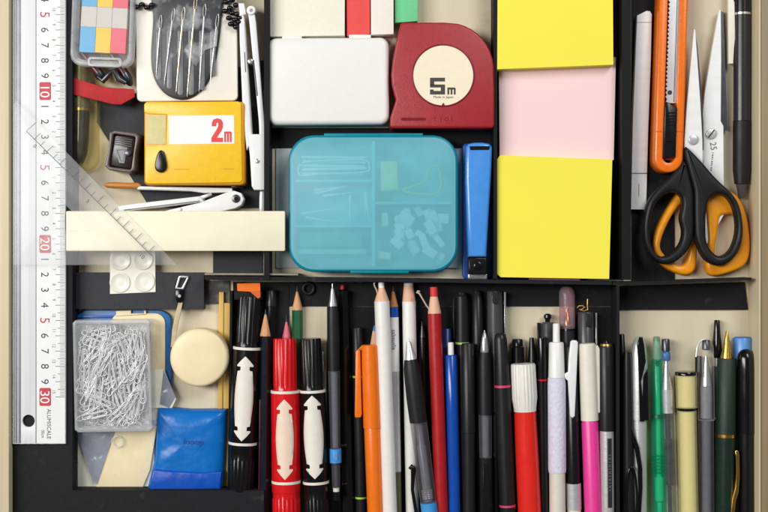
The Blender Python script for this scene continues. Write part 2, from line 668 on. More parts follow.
M['olive'] = mat("olive_grey_metal", (112, 106, 88), 0.4, metal=0.4, var=0.08)
M['leather'] = mat("tan_strap", (206, 186, 150), 0.7, var=0.12, bump=0.3)
M['stick'] = mat("yellow_wood_stick", (230, 186, 96), 0.55, var=0.12, scale=200, stretch=(1, 0.05, 1), bump=0.3)
M['honey'] = mat("honey_wood", (206, 134, 58), 0.4, var=0.14, scale=200, stretch=(0.1, 1, 1))
M['flagblue'] = mat("blue_film", (84, 176, 226), 0.4, var=0.03)
M['flagyellow'] = mat("yellow_film", (254, 204, 36), 0.4, var=0.03)
M['flagpink'] = mat("rose_film", (236, 92, 112), 0.4, var=0.03)
M['flagpale'] = mat("pale_grey_film", (214, 208, 200), 0.5, var=0.03)
M['bead'] = mat("black_bead", (18, 18, 20), 0.1, var=0.1)
M['velvet'] = mat("black_needle_card", (18, 18, 20), 0.4, var=0.3, scale=120)
M['velvet2'] = mat("charcoal_channel", (120, 120, 124), 0.3, var=0.2, scale=150)
M['curl'] = mat("peeled_string", (214, 186, 168), 0.7)
M['tealbits'] = mat("teal_plastic", (40, 168, 178), 0.4, var=0.05)
M['contents'] = mat("white_fittings", (240, 244, 240), 0.45, var=0.03)
M['putty'] = mat("yellow_eraser", (236, 226, 110), 0.7, var=0.04)
M['sharp'] = mat("smoky_brown_plastic", (44, 30, 28), 0.22, var=0.2)
M['sharp_rim'] = mat("grey_brown_plastic", (88, 74, 70), 0.3, var=0.1)
C = {}
C['clear'] = clear("clear_plastic", (244, 246, 248), 0.06, 0.1)
C['clearmilk'] = clear("milky_plastic", (240, 238, 238), 0.05, 0.2)
C['square'] = clear("clear_acrylic", (238, 240, 243), 0.10, 0.12, var=0.08)
C['film'] = clear("clear_film", (236, 240, 246), 0.025, 0.14, var=0.6, scale=70, bump=0.6)
C['clipbox'] = clear("box_acrylic", (240, 241, 243), 0.06, 0.1, var=0.15)
C['boxedge'] = clear("box_wall_acrylic", (236, 238, 240), 0.34, 0.15, var=0.12)
C['lid'] = clear("frosted_aqua_lid", (146, 226, 240), 0.39, 0.34, tint=(238, 252, 253), var=0.06, scale=90)
C['aqua'] = clear("aqua_box", (20, 165, 190), 0.6, 0.3, tint=(120, 214, 230), var=0.06)
C['green'] = clear("green_plastic", (44, 186, 146), 0.20, 0.10, tint=(172, 238, 214), var=0.1)
C['greenpale'] = clear("pale_green_plastic", (170, 214, 186), 0.4, 0.14, tint=(214, 244, 226), var=0.1)
C['yellow'] = clear("yellow_plastic_shell", (252, 242, 180), 0.34, 0.14, tint=(253, 248, 215), var=0.08)
C['smoke'] = clear("smoky_plastic", (176, 176, 182), 0.12, 0.08, tint=(226, 226, 230), var=0.15)
C['plum'] = clear("plum_tinted_plastic", (214, 182, 190), 0.26, 0.12, tint=(238, 212, 220), var=0.1)
C['bluepouch'] = clear("blue_vinyl", (6, 122, 212), 0.82, 0.32, tint=(70, 170, 240), var=0.06, scale=60, bump=0.35)
C['bluedeep'] = clear("deep_blue_vinyl", (6, 86, 196), 0.88, 0.32, tint=(40, 100, 220), var=0.06, scale=60, bump=0.3)
C['olivepouch'] = clear("yellowed_plastic", (214, 208, 170), 0.06, 0.12, tint=(250, 245, 222), var=0.2)
C['greyfilm'] = clear("grey_blue_film", (174, 178, 190), 0.6, 0.16, tint=(210, 214, 226), var=0.2, scale=90, bump=0.8)
C['crinkle'] = clear('crinkled_film', (225, 226, 230), 0.2, 0.14, var=1.0, scale=75, bump=0.7, lo=0.5, hi=0.72)  # film whose pale noise patches draw the bright reflections of the crinkles
C['window'] = clear("window_plastic", (250, 236, 170), 0.7, 0.12, tint=(240, 240, 210), var=0.1)

# ---------------------------------------------------------------- the drawer and its black fittings
TOP, BOT = -46, 575        # the drawer reaches a little beyond the frame
xl, xr = (20 - 384) * S0, (748 - 384) * S0
yt, yb = (256 - TOP) * S0, (256 - BOT) * S0
WALL = 0.025
base = [(xl - 0.012, yb - 0.012), (xr + 0.02, yb - 0.012), (xr + 0.02, yt + 0.012), (xl - 0.012, yt + 0.012)]
bm = new()
prism_m(bm, base, -0.006, 0.0)
o = finish("drawer_floor", bm, M['base'])
o["kind"] = "structure"


def world_box(name, x0, x1, y0, y1, z0, z1, m, parent=None, bev=0.0008, label=None):
    bm = new()
    prism_m(bm, [(x0, y0), (x1, y0), (x1, y1), (x0, y1)], z0, z1, bev, 2)
    return finish(name, bm, m, parent, label=label)


dr = thing("drawer_walls", "pale wooden drawer walls running down both sides around the stationery", "drawer", 384, 256, 0)
world_box("side_panel", xl - 0.012, xl, yb, yt, 0.0, WALL, M['wood'], dr)
world_box("side_panel", xr, xr + 0.0014, yb, yt, 0.0, WALL, M['wood'], dr)
world_box("outer_rail", xr + 0.0016, xr + 0.02, yb, yt, 0.0, WALL - 0.0006, M['wood_dark'], dr, label="brown outer rail of the right wall")
world_box("end_panel", xl, xr, yt, yt + 0.012, 0.0, WALL, M['wood'], dr)
world_box("end_panel", xl, xr, yb - 0.012, yb, 0.0, WALL, M['wood'], dr)

# ledge under the ruler, L-shaped round the paper clip corner
LEDGE = 0.018
Lp = [(13, TOP + 4), (72.5, TOP + 4), (72.5, 490.5), (264, 490.5), (264, BOT - 6), (13, BOT - 6)]
bm = new()
prism(bm, Lp, 0.0002, LEDGE, 0.0003, 2)
tag(finish("ledge", bm, M['card']), "black card ledge forming the lower left corner under the ruler", "ledge")


def card(name, pts, z0, z1, m, label, cat="card", group=None, bev=0.0001):
    return tag(solid(name, pts, z0, z1, m, bev=bev, seg=1), label, cat, group)


card("divider", rect(264, TOP, 269.5, 280), 0.0006, 0.0215, M['card_deep'], "thin black upright divider left of the white case and aqua box", "divider", "upright card dividers")
card("divider", rect(493.6, TOP, 497.2, 279), 0.0006, 0.0215, M['card_deep'], "thin black upright divider between the red tape measure and sticky notes", "divider", "upright card dividers")
card("divider", rect(622, TOP, 631, 280), 0.0006, 0.0235, M['card_deep'], "black upright divider between the sticky notes and the white blade case", "divider", "upright card dividers")
card("divider", [(204.5, 276), (612, 281), (612, 285), (204.5, 279.5)], 0.0006, 0.0205, M['card'], "long black crosswise divider above the row of pens and pencils", "divider", "upright card dividers")
card("divider", [(613, 282.2), (752, 277.6), (751, 280), (613, 285.2)], 0.0009, 0.0215, M['card'], "slightly slanting black crosswise divider under the scissors handles", "divider", "upright card dividers")
card("divider", rect(616.4, 286.5, 619.6, BOT - 4), 0.0006, 0.0205, M['card'], "black upright divider right of the grey barrel pen, left of the white and black pen", "divider", "upright card dividers")
card("divider", [(230, 291), (232.5, 291), (230, 488), (227.5, 488)], 0.0006, 0.0095, M['card_deep'], "low black divider between the wooden sticks and the black marker", "divider", "upright card dividers")
card("card_rim", [(204.5, 273.2), (298, 273.6), (298, 275.4), (204.5, 275)], 0.0006, 0.0195, M['rawedge'], "grey raw edged card strip along the divider below the cream bar", "card strip")

card("floor_card", rect(498, TOP, 621, 279.5), 0.0003, 0.0008, M['card_deep'], "deep black card lining beneath the sticky notes", "card")
card("floor_card", rect(632, TOP, 674.5, 281.5), 0.0003, 0.0012, M['card'], "black card lining beneath the blade case and orange cutter", "card")
card("floor_card", rect(270.5, 128, 493, 148), 0.0003, 0.0009, M['card_deep'], "black card strip showing between the white case and aqua box", "card")
card("foam_sheet", rect(276, 148.5, 463, 268), 0.0003, 0.0016, M['greypad'], "light grey foam sheet under the translucent aqua box", "foam sheet")
card("floor_card", [(620, 286), (745, 282), (748, 310), (620, 310)], 0.0003, 0.0012, M['card'], "black card strip on the floor under the slanting divider", "card")
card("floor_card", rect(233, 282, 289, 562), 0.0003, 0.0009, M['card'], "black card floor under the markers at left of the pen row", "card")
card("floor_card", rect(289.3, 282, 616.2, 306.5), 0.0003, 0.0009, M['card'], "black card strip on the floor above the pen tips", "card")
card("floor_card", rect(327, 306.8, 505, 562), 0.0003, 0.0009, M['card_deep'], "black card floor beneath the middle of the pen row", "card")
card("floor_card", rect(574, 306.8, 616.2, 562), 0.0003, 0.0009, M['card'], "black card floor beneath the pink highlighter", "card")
card("floor_card", [(150, 92), (263, 60), (263, 208), (150, 208), (97, 122), (97, 96)], 0.0003, 0.0010, M['card_slate'], "dark slate card lying under the sharpener and yellow tape measure", "card")
card("floor_card", rect(213, 246, 262.5, 273), 0.0003, 0.0012, M['card_slate'], "small slate card rectangle below the right end of the cream bar", "card")
card("raised_card", rect(73.2, 272.5, 204, 309), 0.0003, 0.0085, M['card_slate'], "dark slate card shelf under the sheet of bumper pads", "card")
card("floor_card", rect(204.6, 281, 229.8, 304), 0.0003, 0.0012, M['mottled'], "mottled grey card scrap beside the strap buckle", "card")
card("edge_card", rect(66.5, 222, 73, 246), LEDGE + 0.0002, LEDGE + 0.0016, M['card_slate'], "small slate card tab beside the ruler at the cream bar", "card")

# ---------------------------------------------------------------- ruler
RZ = LEDGE + 0.0002
ru = thing("ruler", "long white metal ruler lying along the left side of the drawer", "ruler", 39, 200, RZ)
RT = RZ + 0.0020
bm = new()
ro = [(x, y) for x, y in rect(12.5, -90, 65.5, 444)]
ring_prism(bm, ro, circ(28.5, 421, 6.2, 24), RZ, RT, 0.0002, 48)
finish("blade", bm, M['steel_rule'], ru)
solid("scale_face", rect(36.5, -89, 65, 443.2), RT + 0.00001, RT + 0.00022, M['rule_white'], ru)
bm = new()
for x, w in ((14.2, 0.7), (16.4, 1.9), (19.6, 2.4), (36.0, 0.8)):
    prism(bm, rect(x - w / 2, -89, x + w / 2, 443.2), RT + 0.00001, RT + 0.0003 if w < 1 else RT + 0.00018)
finish("groove", bm, M['groove'], ru)
RS = RT + 0.0003
Y0 = 91 - 15.3 * 10            # photo row of the zero mark
bm = new()
n10 = 0
for mm in range(0, 301):
    y = Y0 + mm * 1.53
    if y < -60:
        continue
    w = 9.5 if mm % 10 == 0 else (7.2 if mm % 5 == 0 else 5.0)
    hw = 0.30 if mm % 5 == 0 else 0.2
    prism(bm, rect(65 - w, y - hw, 64.8, y + hw), RT + 0.00024, RS)
finish("millimetre_marks", bm, M['ink_grey'], ru)
blk, redn, wht, sml = [], [], [], []
for cm in range(1, 31):
    y = Y0 + cm * 15.3
    if y < -40:
        continue
    if cm % 10 == 0:
        wht.append((str(cm), 45, y, 9.4, -270, 0.01, 1.0))
    elif cm % 5 == 0:
        redn.append(("5", 45, y, 9.6, 90, 0.0, 1.0))
    else:
        blk.append((str(cm % 10), 45, y, 7.6, 90, 0.0, 1.0))
for i in range(-12, 16):
    if i:
        sml.append((str(abs(i)), 54.0, 162.2 + i * 15.3, 3.4, 90, 0.0, 0.85))
label_text("numerals", blk, RS, M['ink'], ru)
for it in redn:
    label_text("red_numeral", [it], RS, M['ink_red'], ru)
for it in wht:
    y = it[2]
    pl_ = solid("red_plate", rrect(39.4, y - 9, 51, y + 9, 1.6), RT + 0.00024, RS, M['ink_red'], ru)
    label_text("white_numeral", [it], RS + 0.00014, M['label'], pl_)
label_text("small_numerals", sml, RS, M['ink_grey'], ru)
label_text("maker_lettering", [("ALUMISCALE", 49, 424, 4.0, 90, 0.0, 0.92), ("30cm", 43, 434, 3.2, 90, 0.0, 0.8)], RS, M['ink'], ru)

# ---------------------------------------------------------------- top left compartment
CB = 0.0243    # top of the cream bar
cb = solid("cream_bar", rrect(66, 211, 285, 251, 1.2, 2), 0.0222, CB, M['cream'], bev=0.0004)
tag(cb, "long cream plastic bar lying across the compartment under the clear set square", "bar")

# clear set square over ruler and bar
SZ = CB + 0.0003
bm = new()
ring_prism(bm, [(16, 101), (13, 104), (13, 265), (177, 265)], [(50, 189), (49, 192), (49, 230), (90, 230)], SZ, SZ + 0.0013, 0.0003, 96)
sq = finish("set_square", bm, C['square'], origin=W(60, 210, SZ))
tag(sq, "clear triangular set square lying over the ruler and the cream bar", "set square")
bm = new()
for i in range(19):
    f = 0.06 + i * 0.046
    x, y = 26 + f * 138, 131 + f * 136
    L = 8.5 if i % 2 == 0 else 5.5
    if y < 262:
        dx, dy = 0.7071, -0.7071
        p = [(x, y), (x + dx * L, y + dy * L)]
        q = [(p[0][0] - 0.2, p[0][1] - 0.2), (p[1][0] - 0.2, p[1][1] - 0.2), (p[1][0] + 0.2, p[1][1] + 0.2), (p[0][0] + 0.2, p[0][1] + 0.2)]
        prism(bm, q, SZ + 0.00135, SZ + 0.00142)
prism(bm, [(26, 131.3), (26.4, 130.7), (152.4, 256), (152, 256.6)], SZ + 0.00135, SZ + 0.00142)
prism(bm, [(26, 131.3), (26.4, 130.7), (36.4, 122.5), (36, 121.9)], SZ + 0.00135, SZ + 0.00142)
finish("graduations", bm, M['ink_grey'], sq)
label_text("figures", [("0", 35, 146, 4, 45), ("5", 88, 201, 4, 45), ("10", 142, 256, 4, 45)], SZ + 0.00145, M['ink'], sq)

# bumper pad sheet
bs = solid("bumper_sheet", [(110, 251), (155, 250), (155.5, 292), (110, 294)], 0.0087, 0.0092, M['creamcase'])
tag(bs, "small white sheet of four round clear bumper pads", "bumper sheet")
for cx, cy in ((120.5, 260), (143, 259.5), (120, 282.5), (144.5, 281.5)):
    bm = new()
    rings = []
    for r, z in ((10.4, 0.0), (10.4, 0.0003), (9.9, 0.0006), (9.0, 0.00065), (8.4, 0.0004), (4, 0.00045)):
        rings.append([(*(W(x, y, 0.0093).xy), 0.0093 + z) for x, y in circ(cx, cy, r, 28)])
    loft(bm, rings)
    finish("bumper_pad", bm, M['padclear'], bs)

# clear flag case with three film flag pads
fc = thing("flag_case", "clear plastic case of blue, yellow and pink film flags beside the ruler", "case", 103, 20, 0.013)
bm = new()
ring_prism(bm, rot(rrect(71, -60, 134, 66, 11, 6), (103, 20), 2), rot(rrect(77, -54, 129, 60, 7, 6), (103, 20), 2), 0.0135, 0.0205, 0.0012, 96)
finish("rim", bm, C['boxedge'], fc)
solid("lid", rot(rrect(77.2, -53.8, 128.8, 59.8, 7, 6), (103, 20), 2), 0.0192, 0.0198, C['clearmilk'], fc)
solid("base", rot(rrect(77.2, -53.8, 128.8, 59.8, 7, 6), (103, 20), 2), 0.0130, 0.0136, C['clearmilk'], fc)
bm = new()
ring_prism(bm, rot(rrect(89, 57, 123, 66.5, 3, 4), (103, 20), 2), rot(rrect(91.5, 59.5, 120.5, 64, 1.5, 4), (103, 20), 2), 0.0206, 0.0213, 0.0003, 96)
finish("latch", bm, C['boxedge'], fc)
for j, (x0, x1, cm_, nm) in enumerate(((81, 96.3, 'flagblue', "blue"), (96.6, 111.8, 'flagyellow', "yellow"), (112.1, 127, 'flagpink', "pink"))):
    fp = thing("flag_pad", "pad of %s film flags in the clear case" % nm, "sticky flags", (x0 + x1) / 2, 20, 0.0137, "film flag pads")
    for y0, y1, mm_, pn in ((27.6, 53 - j * 0.4, cm_, "coloured_end"), (7, 27.4, 'flagpale', "clear_end"), (-22, 6.8, cm_, "coloured_end")):
        solid(pn, rot(rect(x0, y0, x1, y1), (103, 20), 3.2), 0.0138, 0.0185 if pn != "clear_end" else 0.0182, M[mm_], fp)

p = Pen("colored_pencil", "dark red pencil standing along the ruler at the top left", "pencil", 69.2, -40, 70.4, 205, 0.0075)
p.turn("body", [(0, 3.6), (p.len, 3.6)], M['maroon'], 6, sharp=10)

# yellowed clear tube with a dark pen in it
tb = thing("clear_tube", "yellowed clear plastic sleeve holding a dark pen under the red ribbon", "sleeve", 83, 110, 0.001)
solid("sleeve", rrect(68, 40, 96, 170, 13, 6), 0.0012, 0.0128, C['olivepouch'], tb, bev=0.003)
p = Pen("dark_pen", "dark pen with olive cap inside the yellowed clear sleeve", "pen", 82, 50, 80, 163, 0.0065)
p.turn("cap", [(0, 8.5), (14, 9), (44, 9), (58, 8.8)], M['olive'])
p.turn("ring", [(58.2, 9), (61, 9)], M['brass'])
p.turn("body", [(61.2, 8.8), (90, 8.6), (104, 7), (p.len, 3.4)], M['blackgloss'])

# red ribbon band
bm = new()
for zz in (0,):
    q = [(66, 75), (80, 80), (104, 87), (134, 89), (134.5, 97), (121, 104.5), (112, 104), (80, 96), (66, 93)]
    prism(bm, q, 0.0134, 0.0144, 0.0003, 2)
tag(finish("ribbon", bm, M['ribbon']), "flat red ribbon band folded over the clear sleeve", "ribbon")

# maroon fountain pen caps with dark metal clasp
for i, (xa, ya, xb, yb_, lab) in enumerate(((90, 62, 104, 80, "left maroon barrel with dark metal nose under the flag case"),
                                          (116, 60, 131, 85, "right maroon barrel with dark metal nose under the flag case"))):
    p = Pen("pen_end", lab, "pen", xa, ya, xb, yb_, 0.0105)
    p.turn("barrel", [(-30, 5), (p.len * 0.55, 5)], M['maroon'])
    p.turn("nose", [(p.len * 0.55 + 0.3, 5.2), (p.len * 0.8, 5.0), (p.len, 2.2), (p.len + 1, 0.5)], M['darksteel'])
bm = new()
tube(bm, [W(98, 77, 0.0165), W(103, 81, 0.0175), W(110, 73, 0.018), W(114, 70, 0.0175), W(119, 79, 0.017), W(126, 83, 0.0165)], [0.0012, 0.0019, 0.0019, 0.0016, 0.0021, 0.0014], 10)
tag(finish("metal_clasp", bm, M['darksteel'], sharp=80), "dark metal zigzag clasp on the maroon pens", "clasp")

# pencil sharpener
sh = thing("pencil_sharpener", "small smoky brown pencil sharpener on the slate card", "sharpener", 122, 151, 0.0012)
c0 = (122, 151)
body = rot([(107, 134), (112, 131), (133, 131), (137.5, 134), (136, 151), (137.5, 168), (133, 171.5), (112, 171.5), (107, 168), (108.5, 151)], c0, 8)
bm = new()
ring_prism(bm, body, rot(rrect(111, 135, 133.5, 168, 2, 3), c0, 8), 0.0013, 0.0165, 0.0006, 96)
finish("shell", bm, M['sharp_rim'], sh)
solid("block", rot(rrect(111.3, 135.3, 133.2, 167.7, 2, 3), c0, 8), 0.0013, 0.0135, M['sharp'], sh, bev=0.0008)
bm = new()
for y in (138, 140.2, 142.4, 144.6):
    prism(bm, rot(rect(113, y, 131, y + 1.2), c0, 8), 0.0136, 0.0144, 0.0002, 1)
finish("grip_ribs", bm, M['sharp'], sh)
bl = solid("steel_blade", rot([(115, 149), (127, 147), (125, 163), (120, 163)], c0, 4), 0.0136, 0.0142, M['darksteel'], sh)
bm = new()
ring_prism(bm, rot([(116, 150), (126, 148.3), (124.3, 161.5), (121, 161.5)], c0, 4), rot([(117.3, 151), (124.6, 149.7), (123.4, 160), (121.6, 160)], c0, 4), 0.0143, 0.0145, 0, 60)
finish("blade_edge", bm, M['sharp_rim'], bl)
bm = new()
prism(bm, circ(128, 153, 3.2, 20), 0.0136, 0.0152, 0.0004, 2)
finish("screw", bm, M['darksteel'], sh)

# white slab under the needle case
sl = solid("white_slab", rot(rrect(136, -70, 237, 101, 5, 4), (186, 50), -0.6), 0.0095, 0.0125, M['creamcase'], bev=0.0008)
tag(sl, "flat warm white rounded slab beneath the black needle case", "slab")
# needle case
nc = thing("needle_case", "black tongue shaped needle case with clear cover on the white slab", "needle case", 187, 40, 0.0126)
out = [(155, -60), (222, -60), (221, 20), (217, 55)]
arc = []
tongue = smooth([(155.5, -30), (222.5, -30), (222, 10), (218, 48), (212, 74), (200, 92), (184, 99.5), (167, 95), (155, 80), (151, 58), (153, 20)], 8)
tongue = [q for q in tongue]
bm = new()
prism(bm, tongue, 0.0127, 0.0140, 0.0005, 2)
finish("backing", bm, M['velvet'], nc)
for i in range(6):
    x = 157.5 + i * 10.8
    yb2 = [80, 89, 95, 95, 90, 76][i]
    solid("channel", rrect(x - 1.6, 30, x + 4.0, yb2, 2.2, 3), 0.0141, 0.0146, M['velvet2'], nc, bev=0.0003)
cov = [(159, -20), (219, -20), (219, 26), (200, 30), (196, 60), (178, 70), (172, 58), (158, 40)]
bm = new()
prism(bm, smooth([(157.5, -28), (220.5, -28), (220, 10), (216, 47), (210, 72), (199, 89.5), (184, 96.8), (168, 92.6), (157, 78), (153, 58), (155, 20)], 8), 0.0158, 0.0163, 0.0003, 2)
finish("cover", bm, C['film'], nc)
solid("crinkled_film", [(156, -26), (220, -26), (219.6, 12), (216.5, 46), (205, 50), (196, 66), (188, 58), (176, 68), (168, 52), (156, 48), (156.5, 20)], 0.01634, 0.0166, C['crinkle'], nc)
EYE = ["leftmost", "second from left", "third from left", "fourth from left", "fifth from left", "rightmost"]
tops = [(161, 15), (174, 8), (184, 7), (196, -4), (205, 4), (218, 14)]
bots = [(156, 78), (164, 86), (176, 93), (187, 97), (199, 93), (210, 84)]
for i in range(6):
    (xa, ya), (xb, yb2) = tops[i], bots[i]
    p = Pen("needle", "%s of six silver needles in the black case" % EYE[i], "needle", xa, ya, xb, yb2, 0.0152, group="needles in the black case", base=1)
    L = p.len
    nm = M['pale_gold'] if i in (2, 3) else M['needle']
    p.turn("shaft", [(13, 0.95), (20, 1.05), (L * 0.6, 0.9), (L - 6, 0.4), (L, 0.05)], nm, 8)
    bm = new()
    eye = [p.pt(7 + 7 * math.cos(a), 1.35 * math.sin(a), 0) for a in [2 * math.pi * j / 20 for j in range(20)]]
    tube(bm, eye, 0.00028, 6, closed=True)
    local("eye", bm, nm, p.o, 80)

# black bead chains
for nm, pts, lab in (("bead_chain", [(127, 2), (132, 4), (137, 7), (142, 4.5), (147, 7.5), (152, 5)], "short chain of glossy black beads at the top edge by the flag case"),
                     ("bead_chain", [(226, 2), (232, 0), (236, 5), (230, 8), (225, 11), (232, 13), (237, 14), (229, 18), (235, 20), (239, 22), (231, 24), (236, 27), (240, 18)], "cluster of glossy black beads beside the white compass hinge")):
    bt = thing(nm, lab, "beads", pts[0][0], pts[0][1], 0.0126, "black bead chains")
    for x, y in pts:
        bm = new()
        blob(bm, W(x, y, 0.0155), 0.0022, 0.0018, 0.0019, 12, 8)
        finish("bead", bm, M['bead'], bt, sharp=80)

# yellow tape measure
ty = thing("tape_measure", "yellow two metre tape measure with white label and black button", "tape measure", 194, 143, 0.0012)
Z2 = 0.0190
solid("body", rrect(144, 101.5, 244.5, 185, 4, 4), 0.0013, Z2 - 0.0008, M['yellowtape2'], ty, bev=0.0012)
solid("face", [(144, 104), (146, 102), (238, 101.2), (241, 103), (242.5, 180), (240, 182.6), (148, 184), (145, 181.5), (145, 146), (166, 144.5), (167, 114.5), (148, 114), (144, 112)], 0.006, Z2, M['yellowtape'], ty, bev=0.0007)
wn = solid("window", rect(147, 115, 166, 144), Z2 - 0.0007, Z2 - 0.0002, C['window'], ty)
solid("scale", rect(153, 119, 159, 141), Z2 - 0.0007, Z2 - 0.00035, M['papergreen'], wn)
solid("label", [(168.5, 115.8), (234, 115), (234.4, 143.5), (169, 144.2)], Z2 + 0.00002, Z2 + 0.00016, M['label'], ty)
redp = mat("red_print", (232, 66, 60), 0.5)
two = [(211.8, 125.6), (212.0, 122), (213.6, 119.2), (217.4, 118.2), (221, 119.2), (222.8, 122.2), (222.8, 127), (221.6, 130.4), (216.9, 137.6), (223, 137.6), (223, 142), (211.4, 142), (211.4, 137.6), (217.2, 128.4), (218.3, 125.6), (218.3, 123.2), (217.4, 122.2), (216.4, 123.2), (216.3, 126.2), (211.8, 126.2)]
bm = new()
q = [bm.verts.new(W(x, y, Z2 + 0.0003)) for x, y in two]
bmesh.ops.triangle_fill(bm, use_beauty=True, edges=[bm.edges.new((q[i], q[(i + 1) % len(q)])) for i in range(len(q))])
thicken(bm, 0.0001)
finish("numeral", bm, redp, ty)


def block_m(x0, x1, y0, y1, z, m, parent, sw):
    """Bold lower case m made as one outline."""
    mid = (x0 + x1) / 2
    o = [(x0, y0), (x1 - 0.8, y0), (x1, y0 + 1), (x1, y1), (x1 - sw, y1), (x1 - sw, y0 + 2), (mid + sw / 2, y0 + 2), (mid + sw / 2, y1), (mid - sw / 2, y1), (mid - sw / 2, y0 + 2), (x0 + sw, y0 + 2), (x0 + sw, y1), (x0, y1)]
    bm = new()
    q = [bm.verts.new(W(x, y, z)) for x, y in o]
    bmesh.ops.triangle_fill(bm, use_beauty=True, edges=[bm.edges.new((q[i], q[(i + 1) % len(q)])) for i in range(len(q))])
    thicken(bm, 0.0001)
    return finish("lettering", bm, m, parent)


block_m(224.2, 231.6, 131.4, 142, Z2 + 0.0003, redp, ty, 1.9)
bt_ = smooth([(160.8, 150), (164, 153.5), (166.5, 164), (165.5, 170), (160.5, 172.5), (155.8, 170), (154.6, 164), (157.4, 153.5)], 6)
solid("button", bt_, Z2 + 0.00002, Z2 + 0.0022, M['black'], ty, bev=0.001)
bm = new()
prism(bm, rect(174, 168.6, 189, 169.6), Z2 - 0.0001, Z2 + 0.00015)
prism(bm, rect(223, 168.2, 234, 169.2), Z2 - 0.0001, Z2 + 0.00015)
finish("moulded_mark", bm, M['yellowtape2'], ty)

# large white compass
cp = thing("drawing_compass", "tall white folded drawing compass beside the upright divider", "compass", 253, 100, 0.006)
Zc = 0.0168
solid("leg", [(239, 12), (243.5, 12), (245, 30), (252, 140), (246.5, 150), (243, 120), (239.6, 40)], 0.0085, Zc, M['whitegloss'], cp, bev=0.0008)
solid("leg", [(247, 8), (254, 10), (256, 22), (266, 138), (260, 150), (258.6, 120), (249, 20)], 0.0085, Zc, M['whitegloss'], cp, bev=0.0008)
solid("joint_block", [(247.5, 134), (265.8, 134), (267, 186), (264, 190), (254, 190), (251.5, 186), (249.8, 156)], 0.0095, Zc + 0.001, M['whitegloss'], cp, bev=0.0008)
solid("hinge_plate", [(238.2, 3), (244, 3), (246, 14), (240, 16)], 0.0095, Zc + 0.0006, M['whitegloss'], cp, bev=0.0005)
bm = new()
prism(bm, circ(251, 10, 4.6, 24), 0.0095, Zc + 0.0016, 0.0006, 3)
finish("hinge_knob", bm, M['whitegloss'], cp)
bm = new()
prism(bm, circ(251, 10, 1.6, 14), Zc + 0.0016, Zc + 0.0019, 0.0001, 1)
prism(bm, circ(257.4, 161, 2.3, 16), Zc + 0.00102, Zc + 0.0016, 0.0003, 2)
prism(bm, circ(250.2, 61, 2.6, 16), 0.0095, Zc + 0.0006, 0.0004, 2)
finish("rivet", bm, M['chrome'], cp)
solid("tip", [(259.4, 190.5), (264.6, 190.5), (265, 213), (258.8, 213)], 0.0095, 0.0135, M['steel'], cp, bev=0.0009)
bm = new()
prism(bm, [(253, 60), (254.2, 60), (258, 96), (256.8, 96)], Zc - 0.003, Zc + 0.0001)
prism(bm, [(244.2, 52), (245, 52), (246, 72), (245.2, 72)], Zc + 0.00002, Zc + 0.00012)
finish("dark_slot", bm, M['darkgrey'], cp)

# small silver compass lying above the cream bar
cs = thing("pair_of_compasses", "small silver white compass lying flat above the cream bar", "compass", 190, 198, 0.0012)
solid("upper_leg", [(136, 186), (232, 188), (233, 192), (204, 193), (190, 191), (137, 189.4)], 0.004, 0.0125, M['whitegloss'], cs, bev=0.0007)
solid("black_cap", [(231, 184.5), (243, 185.5), (243, 188.3), (231, 188)], 0.005, 0.0115, M['black'], cs, bev=0.0005)
solid("lower_leg", [(117.5, 205.5), (202.5, 195.8), (203.5, 201.5), (118.5, 212.5)], 0.004, 0.0135, M['whitegloss'], cs, bev=0.0009)
arm = [(156, 213), (200, 202.5), (226, 192.5), (234, 190.6), (241, 193), (244, 199), (241.5, 205), (235, 208.5), (215, 213)]
solid("hinge_arm", arm, 0.004, 0.0142, M['whitegloss'], cs, bev=0.0008)
bm = new()
prism(bm, circ(236, 198.6, 4.2, 24), 0.01421, 0.0149, 0.0003, 2)
finish("pivot", bm, M['darksteel'], cs)
bm = new()
prism(bm, circ(236, 198.6, 2.0, 16), 0.01492, 0.0152, 0.0001, 1)
finish("pivot_screw", bm, M['blackgloss'], cs)
bm = new()
prism(bm, circ(180, 209.4, 2.1, 16), 0.01421, 0.0149, 0.0003, 2)
prism(bm, [(200, 196), (211, 192.6), (212, 195), (203, 199)], 0.01421, 0.0148, 0.0003, 2)
finish("rivet", bm, M['steel'], cs)
solid("dark_slot", [(124, 209.6), (200, 200.5), (200, 201.3), (124, 210.6)], 0.01352, 0.01362, M['darkgrey'], cs)
hw = Pen("slim_tool", "slim honey coloured wooden tool handle above the silver compass", "tool handle", 104, 185, 141, 186, 0.011, base=3)
hw.turn("handle", [(0, 0.6), (3, 2.6), (10, 3.2), (24, 3.0), (34, 3.3), (hw.len, 1.5)], M['honey'], 16)


# ---------------------------------------------------------------- bottom left compartment: clips, pouches, round tape
o = solid("blue_folder", rrect(75, 310, 171.5, 412, 13, 6), 0.0006, 0.0035, M['trayblue'], bev=0.0006)
tag(o, "blue board folder with rounded corner under the manila envelope", "folder")
solid("spine_strip", rect(76, 315.5, 116, 318), 0.00352, 0.0046, M['stapler2'], o, bev=0.0003)
o = thing("manila_envelope", "manila paper envelope with cut corner between blue folder and clip box", "envelope", 140, 360, 0.0036)
solid("sheet", rrect(111, 313.4, 165, 420, 10, 5), 0.0037, 0.0047, M['kraft'], o, bev=0.0002)
solid("flap", [(116, 311), (131, 310.4), (131, 314), (144, 314), (144, 310.6), (146, 310.6), (146, 314.4), (116, 316)], 0.00475, 0.0056, M['kraft'], o, bev=0.0002)
bm = new()
prism(bm, rect(149.6, 331, 151, 341), 0.00472, 0.00482)
finish("stamp_mark", bm, M['ink_grey'], o)
o = solid("paper_slip", [(104, 369.6), (164, 369.4), (176, 399), (172, 408), (104, 408)], 0.0058, 0.0062, M['paperw'])
tag(o, "white paper slip folded under the right edge of the paper clip box", "paper slip")
